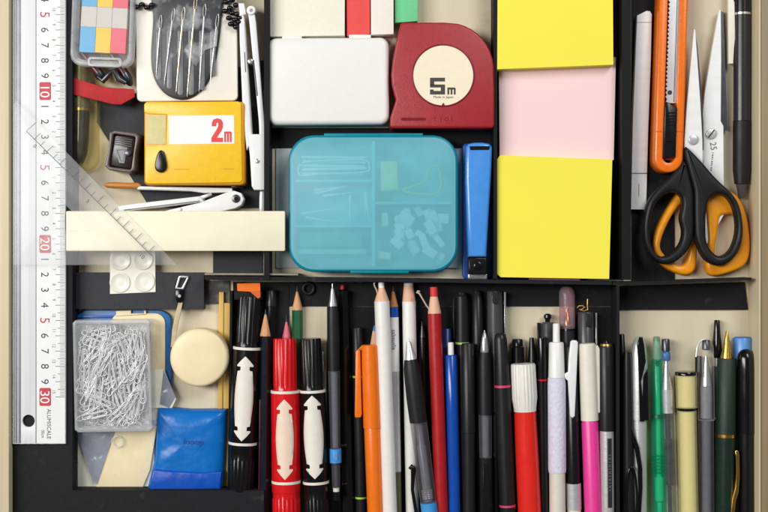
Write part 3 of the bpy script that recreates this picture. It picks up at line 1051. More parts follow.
o = solid("film_corner", [(163.5, 370), (175.5, 397), (169, 408), (160, 404)], 0.0064, 0.0067, C['greyfilm'])
tag(o, "grey blue clear film corner beside the paper slip", "film")

# creams sheets and grey film under the clip box
o = solid("cream_packet", [(75, 425), (155, 425), (154, 488), (75, 488.5)], 0.0006, 0.0034, M['paperw'], bev=0.0005)
tag(o, "cream paper packet under the clear film below the clip box", "packet")
solid("folded_sheet", [(113, 426), (157, 426), (150, 470), (143, 487), (96, 487)], 0.0035, 0.0052, M['kraft'], o, bev=0.0004)
o = solid("grey_film_sachet", [(76, 430), (115, 430), (97, 484), (93, 484)], 0.0054, 0.0060, C['greyfilm'])
tag(o, "grey blue triangular film sachet below the paper clip box", "sachet")
o = solid("clear_pouch", [(75.5, 428), (157, 427), (152, 458), (143, 488), (75.5, 488.6)], 0.0063, 0.0066, C['film'])
tag(o, "crinkled clear pouch lying below the paper clip box", "pouch")

# blue vinyl pouch
bp = thing("blue_pouch", "shiny translucent blue vinyl pouch with folded lower edge", "pouch", 185, 450, 0.001)
outl = [(156, 407.6), (170, 408.6), (190, 410.5), (210, 410.2), (226, 410), (225, 440), (223.6, 470), (221.6, 491), (185, 491.2), (145, 491.6), (148.5, 478), (152.6, 462), (154.5, 440), (154.6, 420)]
bm = new()
q = px(outl, 0.012)
c = Vector((sum(p[0] for p in q) / len(q), sum(p[1] for p in q) / len(q)))
dense = []
for i in range(len(q)):
    a, b = Vector(q[i]), Vector(q[(i + 1) % len(q)])
    for s in range(4):
        dense.append(a.lerp(b, s / 4))
rings = []
rnd = random.Random(4)
ph = [rnd.uniform(0, 6.3) for _ in range(8)]
for f, z in ((1.0, 0.0012), (1.0, 0.0040), (0.975, 0.0066), (0.93, 0.0088), (0.84, 0.0104), (0.7, 0.0114), (0.5, 0.0120), (0.25, 0.0122), (0.03, 0.0122)):
    ring = []
    for j, p in enumerate(dense):
        v = c + (p - c) * f
        w = 0.0004 * math.sin(v.x * 260 + v.y * 140 + ph[0]) * f + 0.0003 * math.sin(v.y * 420 - v.x * 180 + ph[1])
        ring.append((v.x, v.y, z + (w if 0.05 < f < 0.99 else 0)))
    rings.append(ring)
loft(bm, rings)
finish("pouch", bm, C['bluepouch'], bp, sharp=70)
solid("filling", [(158, 414), (221, 415), (217, 486), (152, 486)], 0.0014, 0.0055, mat("blue_filling", (20, 110, 200), 0.5, var=0.12, scale=60), bp, bev=0.001)
bm = new()
fl = [(152.6, 471), (156, 469.4), (170, 471), (200, 472.5), (221.4, 472), (220.4, 489.6), (149, 490.2)]
prism(bm, fl, 0.0090, 0.0128, 0.0012, 3)
finish("folded_edge", bm, C['bluedeep'], bp)
label_text("embossed_mark", [("looop", 193, 441.5, 6.0, 2, 0.0, 1.0)], 0.0131, mat("blue_emboss", (12, 84, 172), 0.4), bp)

# paper clip box
pb = thing("clip_box", "clear acrylic box filled with silver paper clips", "box", 112, 376, 0.0066)
B0 = 0.0068
ob = [(72.4, 323), (75, 320.4), (147, 319.6), (149.6, 322), (152.4, 428), (150, 431.5), (78, 432.6), (74.6, 430)]
ib = [(76.5, 325.5), (78, 324.5), (145.5, 323.8), (146.6, 325), (149, 425.5), (147.6, 427), (79.8, 428), (78.2, 426.6)]
bm = new()
ring_prism(bm, ob, ib, B0, 0.0225, 0.0007, 120)
finish("wall", bm, C['boxedge'], pb)
solid("bottom", ib, B0, B0 + 0.0008, M['label'], pb)
solid("lid", ib, 0.0218, 0.0223, C['clipbox'], pb)
bm = new()
ring_prism(bm, circ(117, 442, 6.2, 24), circ(117, 442, 4.6, 24), 0.0068, 0.0080, 0.0003, 40)
finish("hang_ring", bm, C['boxedge'], pb)


def clip_path(n=7):
    pts = [(3.0, -6)]
    def arc(cx, cy, r, a0, a1):
        for i in range(n + 1):
            a = rad(a0 + (a1 - a0) * i / n)
            pts.append((cx + r * math.cos(a), cy + r * math.sin(a)))
    arc(0, 11.5, 3.0, 0, 180)
    arc(-0.6, -13, 2.4, 180, 360)
    arc(0, 8, 1.8, 0, 180)
    pts.append((-1.8, -6))
    return pts


kc = k(0.015)
bm = new()
tube(bm, [(x * kc, y * kc, 0.0002 * math.sin(i * 0.3)) for i, (x, y) in enumerate(clip_path())], 0.00034, 6)
clip0 = local("paper_clip", bm, M['clipsteel'], None, 80)
tag(clip0, "silver wire paper clip in the heap inside the clear clip box", "paper clip", "paper clips in the clear box")
rc = random.Random(21)
NCL = 295
for i in range(NCL):
    o = clip0 if i == 0 else clip0.copy()
    if i:
        COL.objects.link(o)
    f = i / NCL
    z = 0.0092 + 0.0105 * f
    ang = rc.gauss(-14, 24) if rc.random() < 0.82 else rc.uniform(-80, 80)
    mx_ = abs(math.sin(rad(ang))) * 11.5 + 3
    my_ = abs(math.cos(rad(ang))) * 12 + 3
    x = rc.uniform(75.5 + mx_, 149 - mx_)
    y = rc.uniform(323 + my_, 429 - my_)
    o.location = W(x, y, z)
    o.rotation_euler = (rad(rc.uniform(-5, 5)), rad(rc.uniform(-28, 28)), rad(ang + (180 if rc.random() < 0.5 else 0)))

# strap with buckle and round tape
rt = thing("round_tape", "round cream coated sewing tape measure with tan strap and buckle", "tape measure", 199, 357, 0.001)
bm = new()
rings = []
for r, z in ((28, 0.0012), (29.2, 0.0022), (29.4, 0.0120), (29.0, 0.0136), (28.0, 0.0147), (26, 0.0152), (14, 0.0153), (0.3, 0.0153)):
    rings.append([(*(W(x, y, 0.0125).xy), z) for x, y in circ(199.5, 357.5, r, 56)])
loft(bm, rings)
finish("case", bm, M['tin'], rt, sharp=60)
bm = new()
prism(bm, [(178.5, 302), (182.6, 302.6), (180, 316), (176.8, 330), (174, 348), (170.6, 347), (172, 330), (175.4, 313)], 0.0098, 0.0106, 0.0003, 2)
finish("strap", bm, M['leather'], rt)
bm = new()
ring_prism(bm, [(178.5, 276.5), (180.5, 275.4), (188.6, 276), (189, 277.5), (183.6, 289.6), (175, 289)], [(180.6, 278), (186.6, 278.2), (181.8, 287.4), (177.6, 287.4)], 0.0090, 0.0104, 0.0004, 80)
finish("buckle", bm, M['chrome'], rt)
bm = new()
prism(bm, [(175.6, 289.4), (183.4, 290), (182.8, 300), (180.6, 303), (177, 302.4), (175.2, 298)], 0.0092, 0.0116, 0.0007, 2)
b_ = finish("clasp", bm, M['blackgloss'], rt)
bm = new()
prism(bm, circ(179.4, 296, 1.7, 14), 0.01162, 0.0122, 0.0002, 1)
finish("rivet", bm, M['chrome'], b_)
# wooden sticks
for i, (x0, y0, x1, y1, wd, lab) in enumerate(((221.4, 292, 220, 410, 2.4, "narrow yellow wooden stick beside the round tape"),
                                              (227.4, 303, 225.6, 487, 3.6, "wider yellow wooden stick against the low black divider"))):
    q = [(x0 - wd, y0), (x0 + wd, y0), (x1 + wd, y1), (x1 - wd, y1)]
    tag(solid("wooden_stick", q, 0.0004, 0.0036 - i * 0.0008, M['stick'], bev=0.0004), lab, "stick", "wooden sticks")

# ---------------------------------------------------------------- top middle: paper pads, white case, red tape, aqua box, stapler
for nm, pts, zt, mm_, lab in (("memo_pad", [(268, -60), (345, -60), (344.6, 35.4), (268.4, 36.4)], 0.0150, 'paperw', "wide cream memo pad at the top above the white case"),
                              ("memo_pad", [(346, -60), (370, -60), (370, 34), (347, 36)], 0.0130, 'paperred', "narrow coral red memo pad between cream and white pads"),
                              ("memo_pad", [(370.6, -60), (393.6, -60), (393.6, 34), (371, 34.6)], 0.0152, 'paperp', "narrow pinkish white memo pad between coral and green pads"),
                              ("memo_pad", [(394.4, -60), (417.6, -60), (417.6, 21), (395, 22.6)], 0.0120, 'papergreen', "short mint green memo pad above the red tape measure")):
    tag(solid(nm, pts, 0.0006, zt, M[mm_], bev=0.0002), lab, "memo pad", "memo pads at the top")

wc = thing("white_case", "smooth white plastic case with rounded corners under the cream pad", "case", 328, 80, 0.0006)
oc = rot(rrect(267.4, 37.2, 389, 124.5, 9, 7), (328, 80), -0.3)
bm = new()
prism(bm, oc, 0.0008, 0.0098, 0.0016, 3, both=True)
finish("base", bm, M['white'], wc)
bm = new()
prism(bm, oc, 0.0100, 0.0190, 0.0034, 6)
finish("lid", bm, M['white'], wc)
solid("hinge_tab", rect(282, 35.8, 302, 39), 0.0060, 0.0150, M['white'], wc, bev=0.0006)
solid("hinge_tab", rect(349, 34.4, 371, 38.6), 0.0060, 0.0150, M['white'], wc, bev=0.0006)
solid("latch", rect(315, 122.4, 344, 125.2), 0.0050, 0.0120, M['greypad'], wc, bev=0.0005)

# red 5 m tape measure
tm = thing("tape_measure", "dark red five metre tape measure with round cream dial", "tape measure", 443, 80, 0.0006)
ZR = 0.0232
outl = [(400.6, 23.4), (403, 22.2), (445, 22)]
for i in range(1, 10):
    a = rad(-86 + 82 * i / 9)
    outl.append((447.5 + 46.6 * math.cos(a), 69 + 47 * math.sin(a)))
outl += [(494.6, 90), (494.6, 125), (492.5, 128), (391.8, 128), (389.6, 126), (390.4, 117), (393.4, 107.6), (396, 99.2), (394, 93), (391.8, 84), (391.2, 74), (392.6, 60), (396, 42)]
bm = new()
prism(bm, outl, 0.0008, ZR, 0.0016, 4, both=True)
finish("body", bm, M['redtape'], tm)
bm = new()
ring_prism(bm, circ(443.2, 75.3, 31.4, 56), circ(443.2, 75.3, 30.0, 56), ZR + 0.00002, ZR + 0.0006, 0.0002, 96)
finish("dial_rim", bm, M['redtape2'], tm)
solid("dial", circ(443.2, 75.3, 30, 56), ZR + 0.00002, ZR + 0.0003, M['dial'], tm)
solid("index_notch", [(441.6, 105.2), (445, 105.2), (443.3, 102.6)], ZR + 0.00032, ZR + 0.0006, M['redtape2'], tm)
ink2 = mat("charcoal_print", (62, 58, 56), 0.5)
ZT = ZR + 0.00042
bm = new()
x0, x1 = 430, 445
for q in (rect(x0, 77.6, x1, 81.4), rect(x0, 81.4, x0 + 4.2, 85), rect(x0, 84.4, x1, 87.4), rect(x1 - 4.2, 87.4, x1, 90.8), rect(x0, 90.8, x1, 94.4)):
    prism(bm, q, ZR + 0.00031, ZT)
prism(bm, rect(x0, 89.4, x0 + 3.6, 90.8), ZR + 0.00031, ZT)
finish("numeral", bm, ink2, tm)
label_text("lettering", [("Made in Japan", 443.4, 96.8, 2.4, 0, 0.0, 1.05)], ZT, ink2, tm)
block_m(447.4, 455.6, 87.4, 94.4, ZT, ink2, tm, 1.8)
bm = new()
prism(bm, rrect(401, 117.6, 426, 120.6, 1.4, 4), ZR + 0.00002, ZR + 0.0002)
finish("moulded_bar", bm, M['redtape2'], tm)
label_text("moulded_letters", [("T", 435, 119, 3.6, 0, 0, 1), ("J", 441, 119, 3.6, 0, 0, 1), ("O", 446.4, 119, 3.6, 0, 0, 1), ("E", 452, 119, 3.6, 0, 0, 1)], ZR + 0.00012, M['redtape2'], tm)

# aqua box
ab = thing("storage_box", "translucent aqua storage box with rounded corners and small fittings inside", "box", 373, 204, 0.0018)
oc = rrect(288.6, 135, 458, 272, 25, 9)
ic = rrect(294, 140, 452.6, 267, 21, 9)
ZA = 0.0218
bm = new()
ring_prism(bm, oc, ic, 0.0020, ZA - 0.0006, 0.0016, 120)
finish("wall", bm, C['aqua'], ab)
solid("floor", rrect(294.2, 140.2, 452.4, 266.8, 21, 9), 0.0020, 0.0030, mat("aqua_floor", (130, 210, 224), 0.4, var=0.04), ab)
bm = new()
for q in (rect(371.8, 141, 375, 266), rect(295, 179.6, 371.6, 182), rect(295, 225, 371.6, 227.4), rect(375.2, 201.6, 452, 204.2)):
    prism(bm, q, 0.0031, ZA - 0.0012, 0.0002, 1)
finish("partition", bm, mat("aqua_rib", (150, 220, 232), 0.35), ab)
bm = new()
prism(bm, rrect(291, 137.4, 455.6, 269.6, 23.5, 9), ZA - 0.0005, ZA, 0.0003, 2)
finish("lid", bm, C['lid'], ab)
solid("hinge_strip", rect(324, 133.2, 423, 136.4), 0.0120, ZA - 0.0010, C['aqua'], ab, bev=0.0005)
solid("latch", rect(350, 268.8, 409, 273.6), 0.0060, ZA - 0.0008, C['aqua'], ab, bev=0.0008)
rr = random.Random(5)
PINPOS = ["topmost", "second", "third", "fourth", "lowest"]
for i in range(5):
    y = 157 + i * 4.2
    p = Pen("spare_rod", "%s of five pale rods in the upper left cell of the aqua box" % PINPOS[i], "rod", 300 + rr.uniform(-2, 3), y, 366 + rr.uniform(-4, 2), y + rr.uniform(-1.5, 1.5), 0.0165, group="pale rods in the aqua box", base=2)
    p.turn("rod", [(0, 0.6), (1, 1.5), (p.len - 1, 1.5), (p.len, 0.6)], M['contents'], 10)
bm = new()
tube(bm, [W(x, y, 0.0186) for x, y in smooth([(302, 163), (330, 160.5), (364, 160), (369, 166), (364, 172), (320, 174), (300, 175)], 5)], 0.0006, 8)
tag(finish("wire_loop", bm, M['contents'], sharp=80), "long pale wire loop lying over the rods in the aqua box", "wire")
for i in range(9):
    x0, y0 = (rr.uniform(297, 326), rr.uniform(190, 220)) if i < 5 else (rr.uniform(346, 366), rr.uniform(186, 196))
    L, a = (34, rr.uniform(-14, 16)) if i < 5 else (26, rr.uniform(70, 100))
    x1, y1 = x0 + L * math.cos(rad(a)), y0 + L * math.sin(rad(a))
    p = Pen("plastic_pin", "pale plastic pin lying in the middle left cell of the aqua box", "pin", x0, y0, min(x1, 369), min(y1, 222), 0.0155 + 0.0003 * i, group="pale pins in the aqua box", base=2)
    p.turn("pin", [(0, 0.4), (1.5, 1.7), (p.len * 0.4, 1.0), (p.len, 0.4)], M['contents'], 10)
o = solid("green_slip", rrect(299, 232, 362, 247, 3, 3), 0.0150, 0.0160, mat("green_card", (70, 176, 150), 0.6))
tag(o, "green card slip in the lower left cell of the aqua box", "card slip")
o = solid("pale_strip", rrect(297, 249, 366, 254, 2, 3), 0.0150, 0.0162, mat("pale_green_strip", (150, 214, 190), 0.6))
tag(o, "pale green strip beside the green slip in the aqua box", "strip")
o = solid("eraser_block", rot(rect(380.6, 161, 398, 190.5), (389, 176), -2), 0.0090, 0.0196, M['putty'], bev=0.0008)
tag(o, "small yellow eraser block in the upper right cell of the aqua box", "eraser")
bm = new()
tube(bm, [W(x, y, 0.0160) for x, y in smooth([(402, 190), (420, 194), (438, 192), (441, 178), (436, 166), (428, 170), (426, 180), (414, 186)], 6)], 0.0007, 8, closed=True)
tag(finish("wire_ring", bm, M['putty'], sharp=80), "pale looped wire ring in the upper right cell of the aqua box", "wire")
for i in range(26):
    x, y = rr.uniform(382, 443), rr.uniform(211, 258)
    a, w_, h_ = rr.uniform(0, 90), rr.uniform(3, 5), rr.uniform(4, 8)
    if i in (3, 4):
        x, y, a, w_, h_ = (412, 245, 60, 5, 10) if i == 3 else (403, 226, 40, 6, 8)
    z0 = 0.010 + 0.0003 * i
    o = solid("fitting", rot(rrect(x - h_, y - w_, x + h_, y + w_, 1.5, 3), (x, y), a), z0, z0 + 0.0022, M['contents'], bev=0.0005)
    tag(o, "small white plastic fitting heaped in the lower right cell of the aqua box", "fitting", "white fittings in the aqua box")

# blue stapler
st = thing("stapler", "slim cornflower blue stapler standing between aqua box and sticky notes", "stapler", 478, 210, 0.0010)
solid("base", rrect(462.4, 143.4, 492.4, 279, 4, 4), 0.0012, 0.0062, M['stapler2'], st, bev=0.001)
top = [(466, 147), (468.6, 143.6), (474, 142.4), (482, 142.2), (489, 143.2), (492.4, 146.6), (491.6, 170), (488.6, 220), (486.6, 257), (468.6, 257), (467, 220), (465.6, 180)]
bm = new()
prism(bm, top, 0.0064, 0.0222, 0.0022, 5)
finish("top_arm", bm, M['staplerblue'], st)
solid("slot", [(469.6, 146.2), (490, 146), (489.2, 149.8), (470.4, 150)], 0.02221, 0.0225, M['black'], st)
solid("head", [(468.6, 257.5), (486.6, 257.5), (487.2, 274), (468.4, 274)], 0.0064, 0.0196, M['black'], st, bev=0.0008)
bm = new()
prism(bm, circ(478, 266, 4.2, 20), 0.01962, 0.0206, 0.0005, 2)
finish("button", bm, M['blackgloss'], st)
solid("striker_plate", rrect(468, 273.6, 487.6, 279.4, 1.5, 3), 0.0064, 0.0135, M['chrome'], st, bev=0.0008)

# sticky notes
o = solid("sticky_notes", [(497.8, -60), (612.6, -60), (613.4, 64.6), (497.2, 69.2)], 0.0012, 0.0215, M['note_y'], bev=0.0001, seg=1)
tag(o, "thick bright yellow sticky note pad at the top above the pink pad", "sticky notes", "sticky note pads")
o = solid("sticky_notes", [(498.8, 60), (616, 57), (613.8, 160), (499.6, 160)], 0.0012, 0.0128, M['note_p'], bev=0.0001, seg=1)
tag(o, "pale pink sticky note pad between the two yellow pads", "sticky notes", "sticky note pads")
o = solid("sticky_notes", [(500, 155.2), (612.4, 159.4), (609.2, 279), (500.8, 277.2), (494, 271.6), (495, 200), (496.6, 160)], 0.0132, 0.0192, M['note_y'], bev=0.0001, seg=1)
tag(o, "bright yellow sticky note pad lying lowest over the pink pad", "sticky notes", "sticky note pads")
solid("loose_sheet", [(495.6, 158.6), (500.5, 158), (500, 275.6), (496, 273.2), (492.8, 270.6)], 0.0128, 0.0131, M['note_y'], o)
o = solid("sticky_tabs", [(529, 270), (580, 270), (580, 280.4), (529, 279.6)], 0.0110, 0.0124, M['note_m'])
tag(o, "mauve sticky tabs peeking out below the lower yellow pad", "sticky tabs")
o = solid("binder_rod", rect(614.4, -50, 617.6, 60), 0.0012, 0.0040, M['maroon'], bev=0.0004)
tag(o, "thin maroon strip in the dark gap beside the upper yellow pad", "strip")

# ---------------------------------------------------------------- right side: blade case, cutter, scissors, pen
bc = thing("blade_case", "long white metal blade case with angled top on the black card", "blade case", 641, 110, 0.0014)
solid("case", [(637, 15.4), (646.5, 10.6), (650.2, 11), (652, 14), (651, 60), (648.4, 130), (646.2, 209.5), (630.8, 209.5), (632.8, 120)], 0.0014, 0.0062, M['blade'], bc, bev=0.0004)
bm = new()
prism(bm, rect(631.6, 172.8, 647, 173.8), 0.0061, 0.00632)
prism(bm, rect(638.6, 184, 639.2, 196), 0.0061, 0.00632)
prism(bm, rect(636.6, 22, 651.6, 22.5), 0.0061, 0.0063)
finish("seam", bm, M['ink_grey'], bc)

kn = thing("utility_knife", "orange snap off utility knife with black slider", "knife", 669, 80, 0.0014)


def sh_(pts):
    return [(x + (130 - y) * 0.033, y) for x, y in pts]


ZK = 0.0172
bm = new()
oo = sh_([(655.2, -90), (684.2, -90), (684.2, 158)] + [(669.7 + 14.5 * math.cos(rad(a)), 158 + 14.5 * math.sin(rad(a))) for a in range(15, 180, 15)] + [(655.2, 158)])
ii = sh_([(663.6, -84), (676.4, -84), (676.4, 156.5)] + [(670 + 6.4 * math.cos(rad(a)), 156.5 + 6.4 * math.sin(rad(a))) for a in range(20, 180, 20)] + [(663.6, 156.5)])
loO, loI = px(oo, ZK), px(ii, ZK)
# two bars and the rounded heel as one bridged ring
n_ = len(oo)
ii2 = sh_([(663.6, -84), (676.4, -84), (676.4, 156.5)] + [(670 + 6.4 * math.cos(rad(a)), 156.5 + 6.4 * math.sin(rad(a))) for a in range(15, 180, 15)] + [(663.6, 156.5)])
loI = px(ii2, ZK)
b = 0.0016
rings = [[(x, y, 0.0020) for x, y in loI], [(x, y, 0.0020) for x, y in loO]]
for f in (0, 30, 60, 90):
    rings.append([(x, y, ZK - b + b * math.sin(rad(f))) for x, y in inset(loO, b * (1 - math.cos(rad(f))))])
for f in (90, 45, 0):
    rings.append([(x, y, ZK - 0.0005 + 0.0005 * math.sin(rad(f))) for x, y in inset(loI, -0.0005 * (1 - math.cos(rad(f))))])
loft(bm, rings, closed=True)
finish("body", bm, M['orange'], kn)
solid("channel", sh_([(663.7, -83), (676.3, -83), (676.3, 160), (663.7, 160)]), 0.0016, 0.0090, M['orangedark'], kn)
bm = new()
teeth = []
y = -80
while y < 100:
    teeth += [(664.2, y), (666.0, y + 2.6)]
    y += 4.2
q = [(676.0, -82), (664.2, -82)] + teeth + [(664.4, 103), (676.0, 103)]
prism(bm, sh_(q), 0.0130, 0.0136)
finish("snap_blade", bm, M['steel'], kn)
bm = new()
prism(bm, sh_(circ(668.6, 92.4, 2.3, 18)), 0.01362, 0.0138)
prism(bm, sh_(rect(672.6, -80, 673.2, 102)), 0.01362, 0.0137)
finish("blade_hole", bm, M['lead'], kn)
solid("slider", sh_([(664.2, 107), (665.8, 101.6), (668, 102.4), (676, 108), (676.2, 157), (664.4, 157)]), 0.0098, 0.0192, M['black'], kn, bev=0.0006)
bm = new()
for yy in (112, 115, 118, 121, 124, 140):
    prism(bm, sh_(rect(665.6, yy, 675, yy + 1.3)), 0.0192, 0.0197, 0.0002, 1)
finish("slider_rib", bm, M['black'], kn)
bm = new()
prism(bm, sh_(rect(656.4, 130.6, 663.4, 132)), ZK + 0.00002, ZK + 0.00016)
prism(bm, sh_(rect(676.6, 130.6, 683.2, 132)), ZK + 0.00002, ZK + 0.00016)
finish("seam", bm, M['orangedark'], kn)

# amber scissors (lower)
so = thing("scissors", "amber handled scissors lying beneath the black handled pair", "scissors", 712, 170, 0.0004)
solid("blade", [(719.3, 10), (720.6, 9.4), (721.0, 11), (721.4, 60), (721.0, 121), (723.6, 126), (724, 190), (728, 208), (706, 246), (704, 240), (706, 190), (701.4, 146), (701.8, 119), (705, 92), (712, 50)], 0.0050, 0.0080, M['blade'], so, bev=0.0003, seg=1)
solid("shaded_under_blade", [(719.8, 10.4), (723.4, 12), (727.4, 124), (728, 130), (722, 130), (720, 60)], 0.0024, 0.0047, M['darksteel'], so)  # second blade in dark steel, widened to draw the shadow on the right
bm = new()
prism(bm, circ(711.4, 133.6, 5.3, 28), 0.0080, 0.0094, 0.0006, 3)
scr = finish("screw", bm, M['steel'], so)
bm = new()
prism(bm, rot(rect(706.6, 133, 716.2, 134.3), (711.4, 133.6), -52), 0.00941, 0.0096)
finish("slot", bm, M['lead'], scr)
label_text("lettering", [("25", 713.6, 146, 6.2, 82, 0, 0.95)], 0.0082, M['ink_grey'], so)
bm = new()
for i_ in range(9):
    yy = 152.4 + i_ * 2.1
    prism(bm, rect(712.2 - (yy - 152) * 0.1, yy, 713.6 - (yy - 152) * 0.1, yy + (1.4 if i_ % 3 else 0.8)), 0.00802, 0.00812)
finish("fine_print", bm, M['ink_grey'], so)
bm = new()
lo = smooth([(684, 184), (692, 182), (697.4, 190), (697.4, 230), (697.6, 252), (696, 268), (690, 274.6), (680, 274.4), (666, 267.5), (656, 256), (653.6, 244), (657.6, 228), (668, 208), (676, 196)], 6)
li = smooth([(680.4, 205), (683.4, 202), (687.4, 210), (688.6, 232), (689, 250), (686, 262.6), (680, 265.4), (672, 261), (662.6, 252), (661, 243), (666, 228), (674, 213)], 6)
ring_prism(bm, lo, li, 0.0016, 0.0098, 0.0024, 120, c=px([(676, 240)], 0.0098)[0])
finish("handle", bm, M['amber'], so)
bm = new()
lo = smooth([(706, 196), (713, 191), (726, 190), (738, 196), (746, 212), (750, 232), (750.4, 252), (746, 264), (734, 271.4), (716, 276), (708.6, 273), (706.4, 262), (708.6, 240), (707, 215)], 6)
li = smooth([(720.6, 217), (726, 214.6), (735, 214.4), (738.4, 222), (740, 238), (739, 250), (732, 258.6), (722, 264), (716.6, 262), (715.6, 250), (718, 232)], 6)
ring_prism(bm, lo, li, 0.0016, 0.0100, 0.0024, 120, c=px([(728, 240)], 0.01)[0])
finish("handle", bm, M['amber'], so)

# black scissors (upper)
sb = thing("scissors", "black handled scissors lying uppermost over the amber pair", "scissors", 694, 170, 0.0102)
ZB = 0.0142
solid("blade", [(694.2, 29), (695.4, 29.2), (697.6, 60), (700.4, 100), (702.6, 140), (703, 170), (684.6, 158), (684.6, 140), (686.6, 110), (690.2, 70)], 0.0122, ZB, M['blade'], sb, bev=0.0003, seg=1)
solid("shaded_under_blade", [(694.8, 31), (697.4, 44), (701.6, 90), (703.4, 122), (703.8, 150), (698, 150), (696, 60)], 0.0102, 0.0119, M['darksteel'], sb)  # second blade; its dark steel also draws the shadow along the right edge
bm = new()
prism(bm, circ(693.6, 139.6, 5.0, 28), ZB, ZB + 0.0013, 0.0006, 3)
finish("screw", bm, M['steel'], sb)
ZH = 0.0192
bm = new()
lo = [(684.6, 146.6), (691, 150), (703.6, 163), (712, 173), (721, 182.4), (732, 192.6), (739.4, 204), (743.2, 220), (743.6, 236), (739.6, 251), (732, 260.6), (722, 265.4), (714, 264.6), (706, 259), (700, 249), (696, 236), (695.2, 214), (694.8, 192), (692, 180), (687.4, 164)]
li = smooth([(709.2, 200), (716, 194.4), (725, 195), (732.6, 203), (737, 217), (737.4, 232), (733.4, 246), (727, 253.8), (719, 256), (711.4, 250), (707, 240), (706.4, 222), (707.4, 208)], 6)
ring_prism(bm, smooth(lo, 4), li, 0.0108, ZH, 0.0024, 144, c=px([(719, 224)], ZH)[0])
finish("handle", bm, M['blackmatte'], sb)
bm = new()
lo = [(684.8, 160), (687.6, 165), (691.4, 180), (694, 192), (694.4, 210), (694.2, 232), (690.6, 247), (682, 257.4), (672, 263.4), (662, 263.6), (652.6, 257), (646, 245), (644, 229), (645.6, 213), (650, 199), (660, 186), (672, 175), (680, 166)]
li = smooth([(652.4, 213), (657.6, 201.6), (666, 193.6), (675, 192), (682, 197.4), (683, 207), (681, 218), (683.4, 232), (680.4, 244), (671, 253.6), (661, 256.4), (653.4, 249), (650, 232)], 6)
ring_prism(bm, smooth(lo, 4), li, 0.0108, ZH - 0.0008, 0.0024, 144, c=px([(667, 224)], ZH)[0])
finish("handle", bm, M['blackmatte'], sb)

# black pen at the right wall
p = Pen("ballpoint_pen", "slim black pen with pale clip against the right drawer wall", "pen", 742.6, -50, 741.4, 198.5, 0.0068)
p.turn("cap", [(0, 7), (10, 8.0), (62.6, 8.2)], M['black'])
p.turn("ring", [(63, 8.4), (65.2, 8.4)], M['chrome'])
p.turn("barrel", [(65.6, 8.2), (120, 8.4), (171, 8.2)], M['charcoal'])
p.turn("grip", [(171.4, 8.6), (220, 8.6), (234, 7.0)], M['blackmatte'])
p.turn("nose", [(234.4, 5.6), (242, 3.9), (246, 3.4), (p.len, 2.6)], M['darkgrey'])
p.bar("clip", [(24, -14.6), (24, -9.4), (52, -9.2), (52, -8.4), (88, -7.6), (98, -8.6), (114, -9.4), (114, -14), (60, -14.8)], -1.5, 2.6, M['ivory'], 0.6)


# ---------------------------------------------------------------- the row of pens, pencils and markers
def arrow(t0, t1, w):
    """Double headed arrow print, rows of (t, half width)."""
    L = t1 - t0
    h = 9.0
    f = [(t0, 0.15), (t0 + h * 0.5, w * 0.52), (t0 + h, w * 0.92), (t0 + h + 1.2, w * 0.88), (t0 + h + 1.0, w * 0.5), (t0 + h + 4.6, w * 0.5), (t0 + h + 5.4, w * 0.62), (t0 + h + 5.6, w * 0.82)]
    a_, b_ = f[-1][0], t0 + t1 - f[-1][0]
    mid = [(a_ + (b_ - a_) * i / 14, w * (0.82 + 0.22 * math.sin(math.pi * i / 14))) for i in range(1, 14)]
    g = [(t0 + t1 - t, ww) for t, ww in reversed(f)]
    return f + mid + g


def marker(name, label, x0, y0, x1, y1, z, body, cap, r, tc, t_r1, a0, a1, t_r2, prt, ring, aw, end=None, u0=0.0):
    p = Pen(name, label, "marker", x0, y0, x1, y1, z, group="twin tip markers with white arrows", base=r)
    end = end or p.len
    rc_ = r * 0.80
    p.turn("cap", [(0, rc_ * 0.93), (1.2, rc_), (tc - 5, rc_ * 1.03), (tc - 3, rc_ * 1.0), (tc, rc_ * 1.05)], M[cap], ribs=(16, 0.10, 1.1, tc - 4.5))
    p.turn("barrel", [(tc + 0.2, r * 0.9), (tc + 3, r * 0.97), (t_r1, r), (t_r2, r), (t_r2 + 10, r * 0.98)], M[body], 40)
    p.turn("ring", [(t_r1 - 1.3, r + 0.18), (t_r1 + 1.3, r + 0.18)], M[ring], 40)
    p.turn("ring", [(t_r2 - 1.3, r + 0.18), (t_r2 + 1.3, r + 0.18)], M[ring], 40)
    p.decal("arrow_print", arrow(a0, a1, aw), r, M[prt], u0)
    p.turn("end_cap", [(t_r2 + 10.2, r * 0.95), (t_r2 + 16, r * 0.93), (t_r2 + 17, r * 0.97), (end - 2, r * 0.94), (end, r * 0.85)], M[cap], ribs=(18, 0.09, t_r2 + 16.5, end - 1.5))
    return p


def hexpencil(name, label, x0, y0, x1, y1, z, paint, wood, core, r, tc, tl=6.0, rl=1.1, sides=6, cat="pencil", group=None, flat=False):
    p = Pen(name, label, cat, x0, y0, x1, y1, z, group=group, base=r)
    if flat:
        p.turn("core", [(0, rl * 0.96), (0.8, rl), (tl, rl)], M[core], 20)
    else:
        p.turn("core", [(0, 0.3), (tl * 0.3, rl * 0.5), (tl, rl)], M[core], 16)
    p.turn("cone", [(tl + 0.01, rl + 0.02), (tc, r * 0.96), (tc + 1.6, r * 0.985)], M[wood], 24)
    p.turn("body", [(tc + 0.4, r), (p.len, r)], M[paint], sides, sharp=14 if sides == 6 else 38, ph=math.pi / 6)
    return p


END = 556
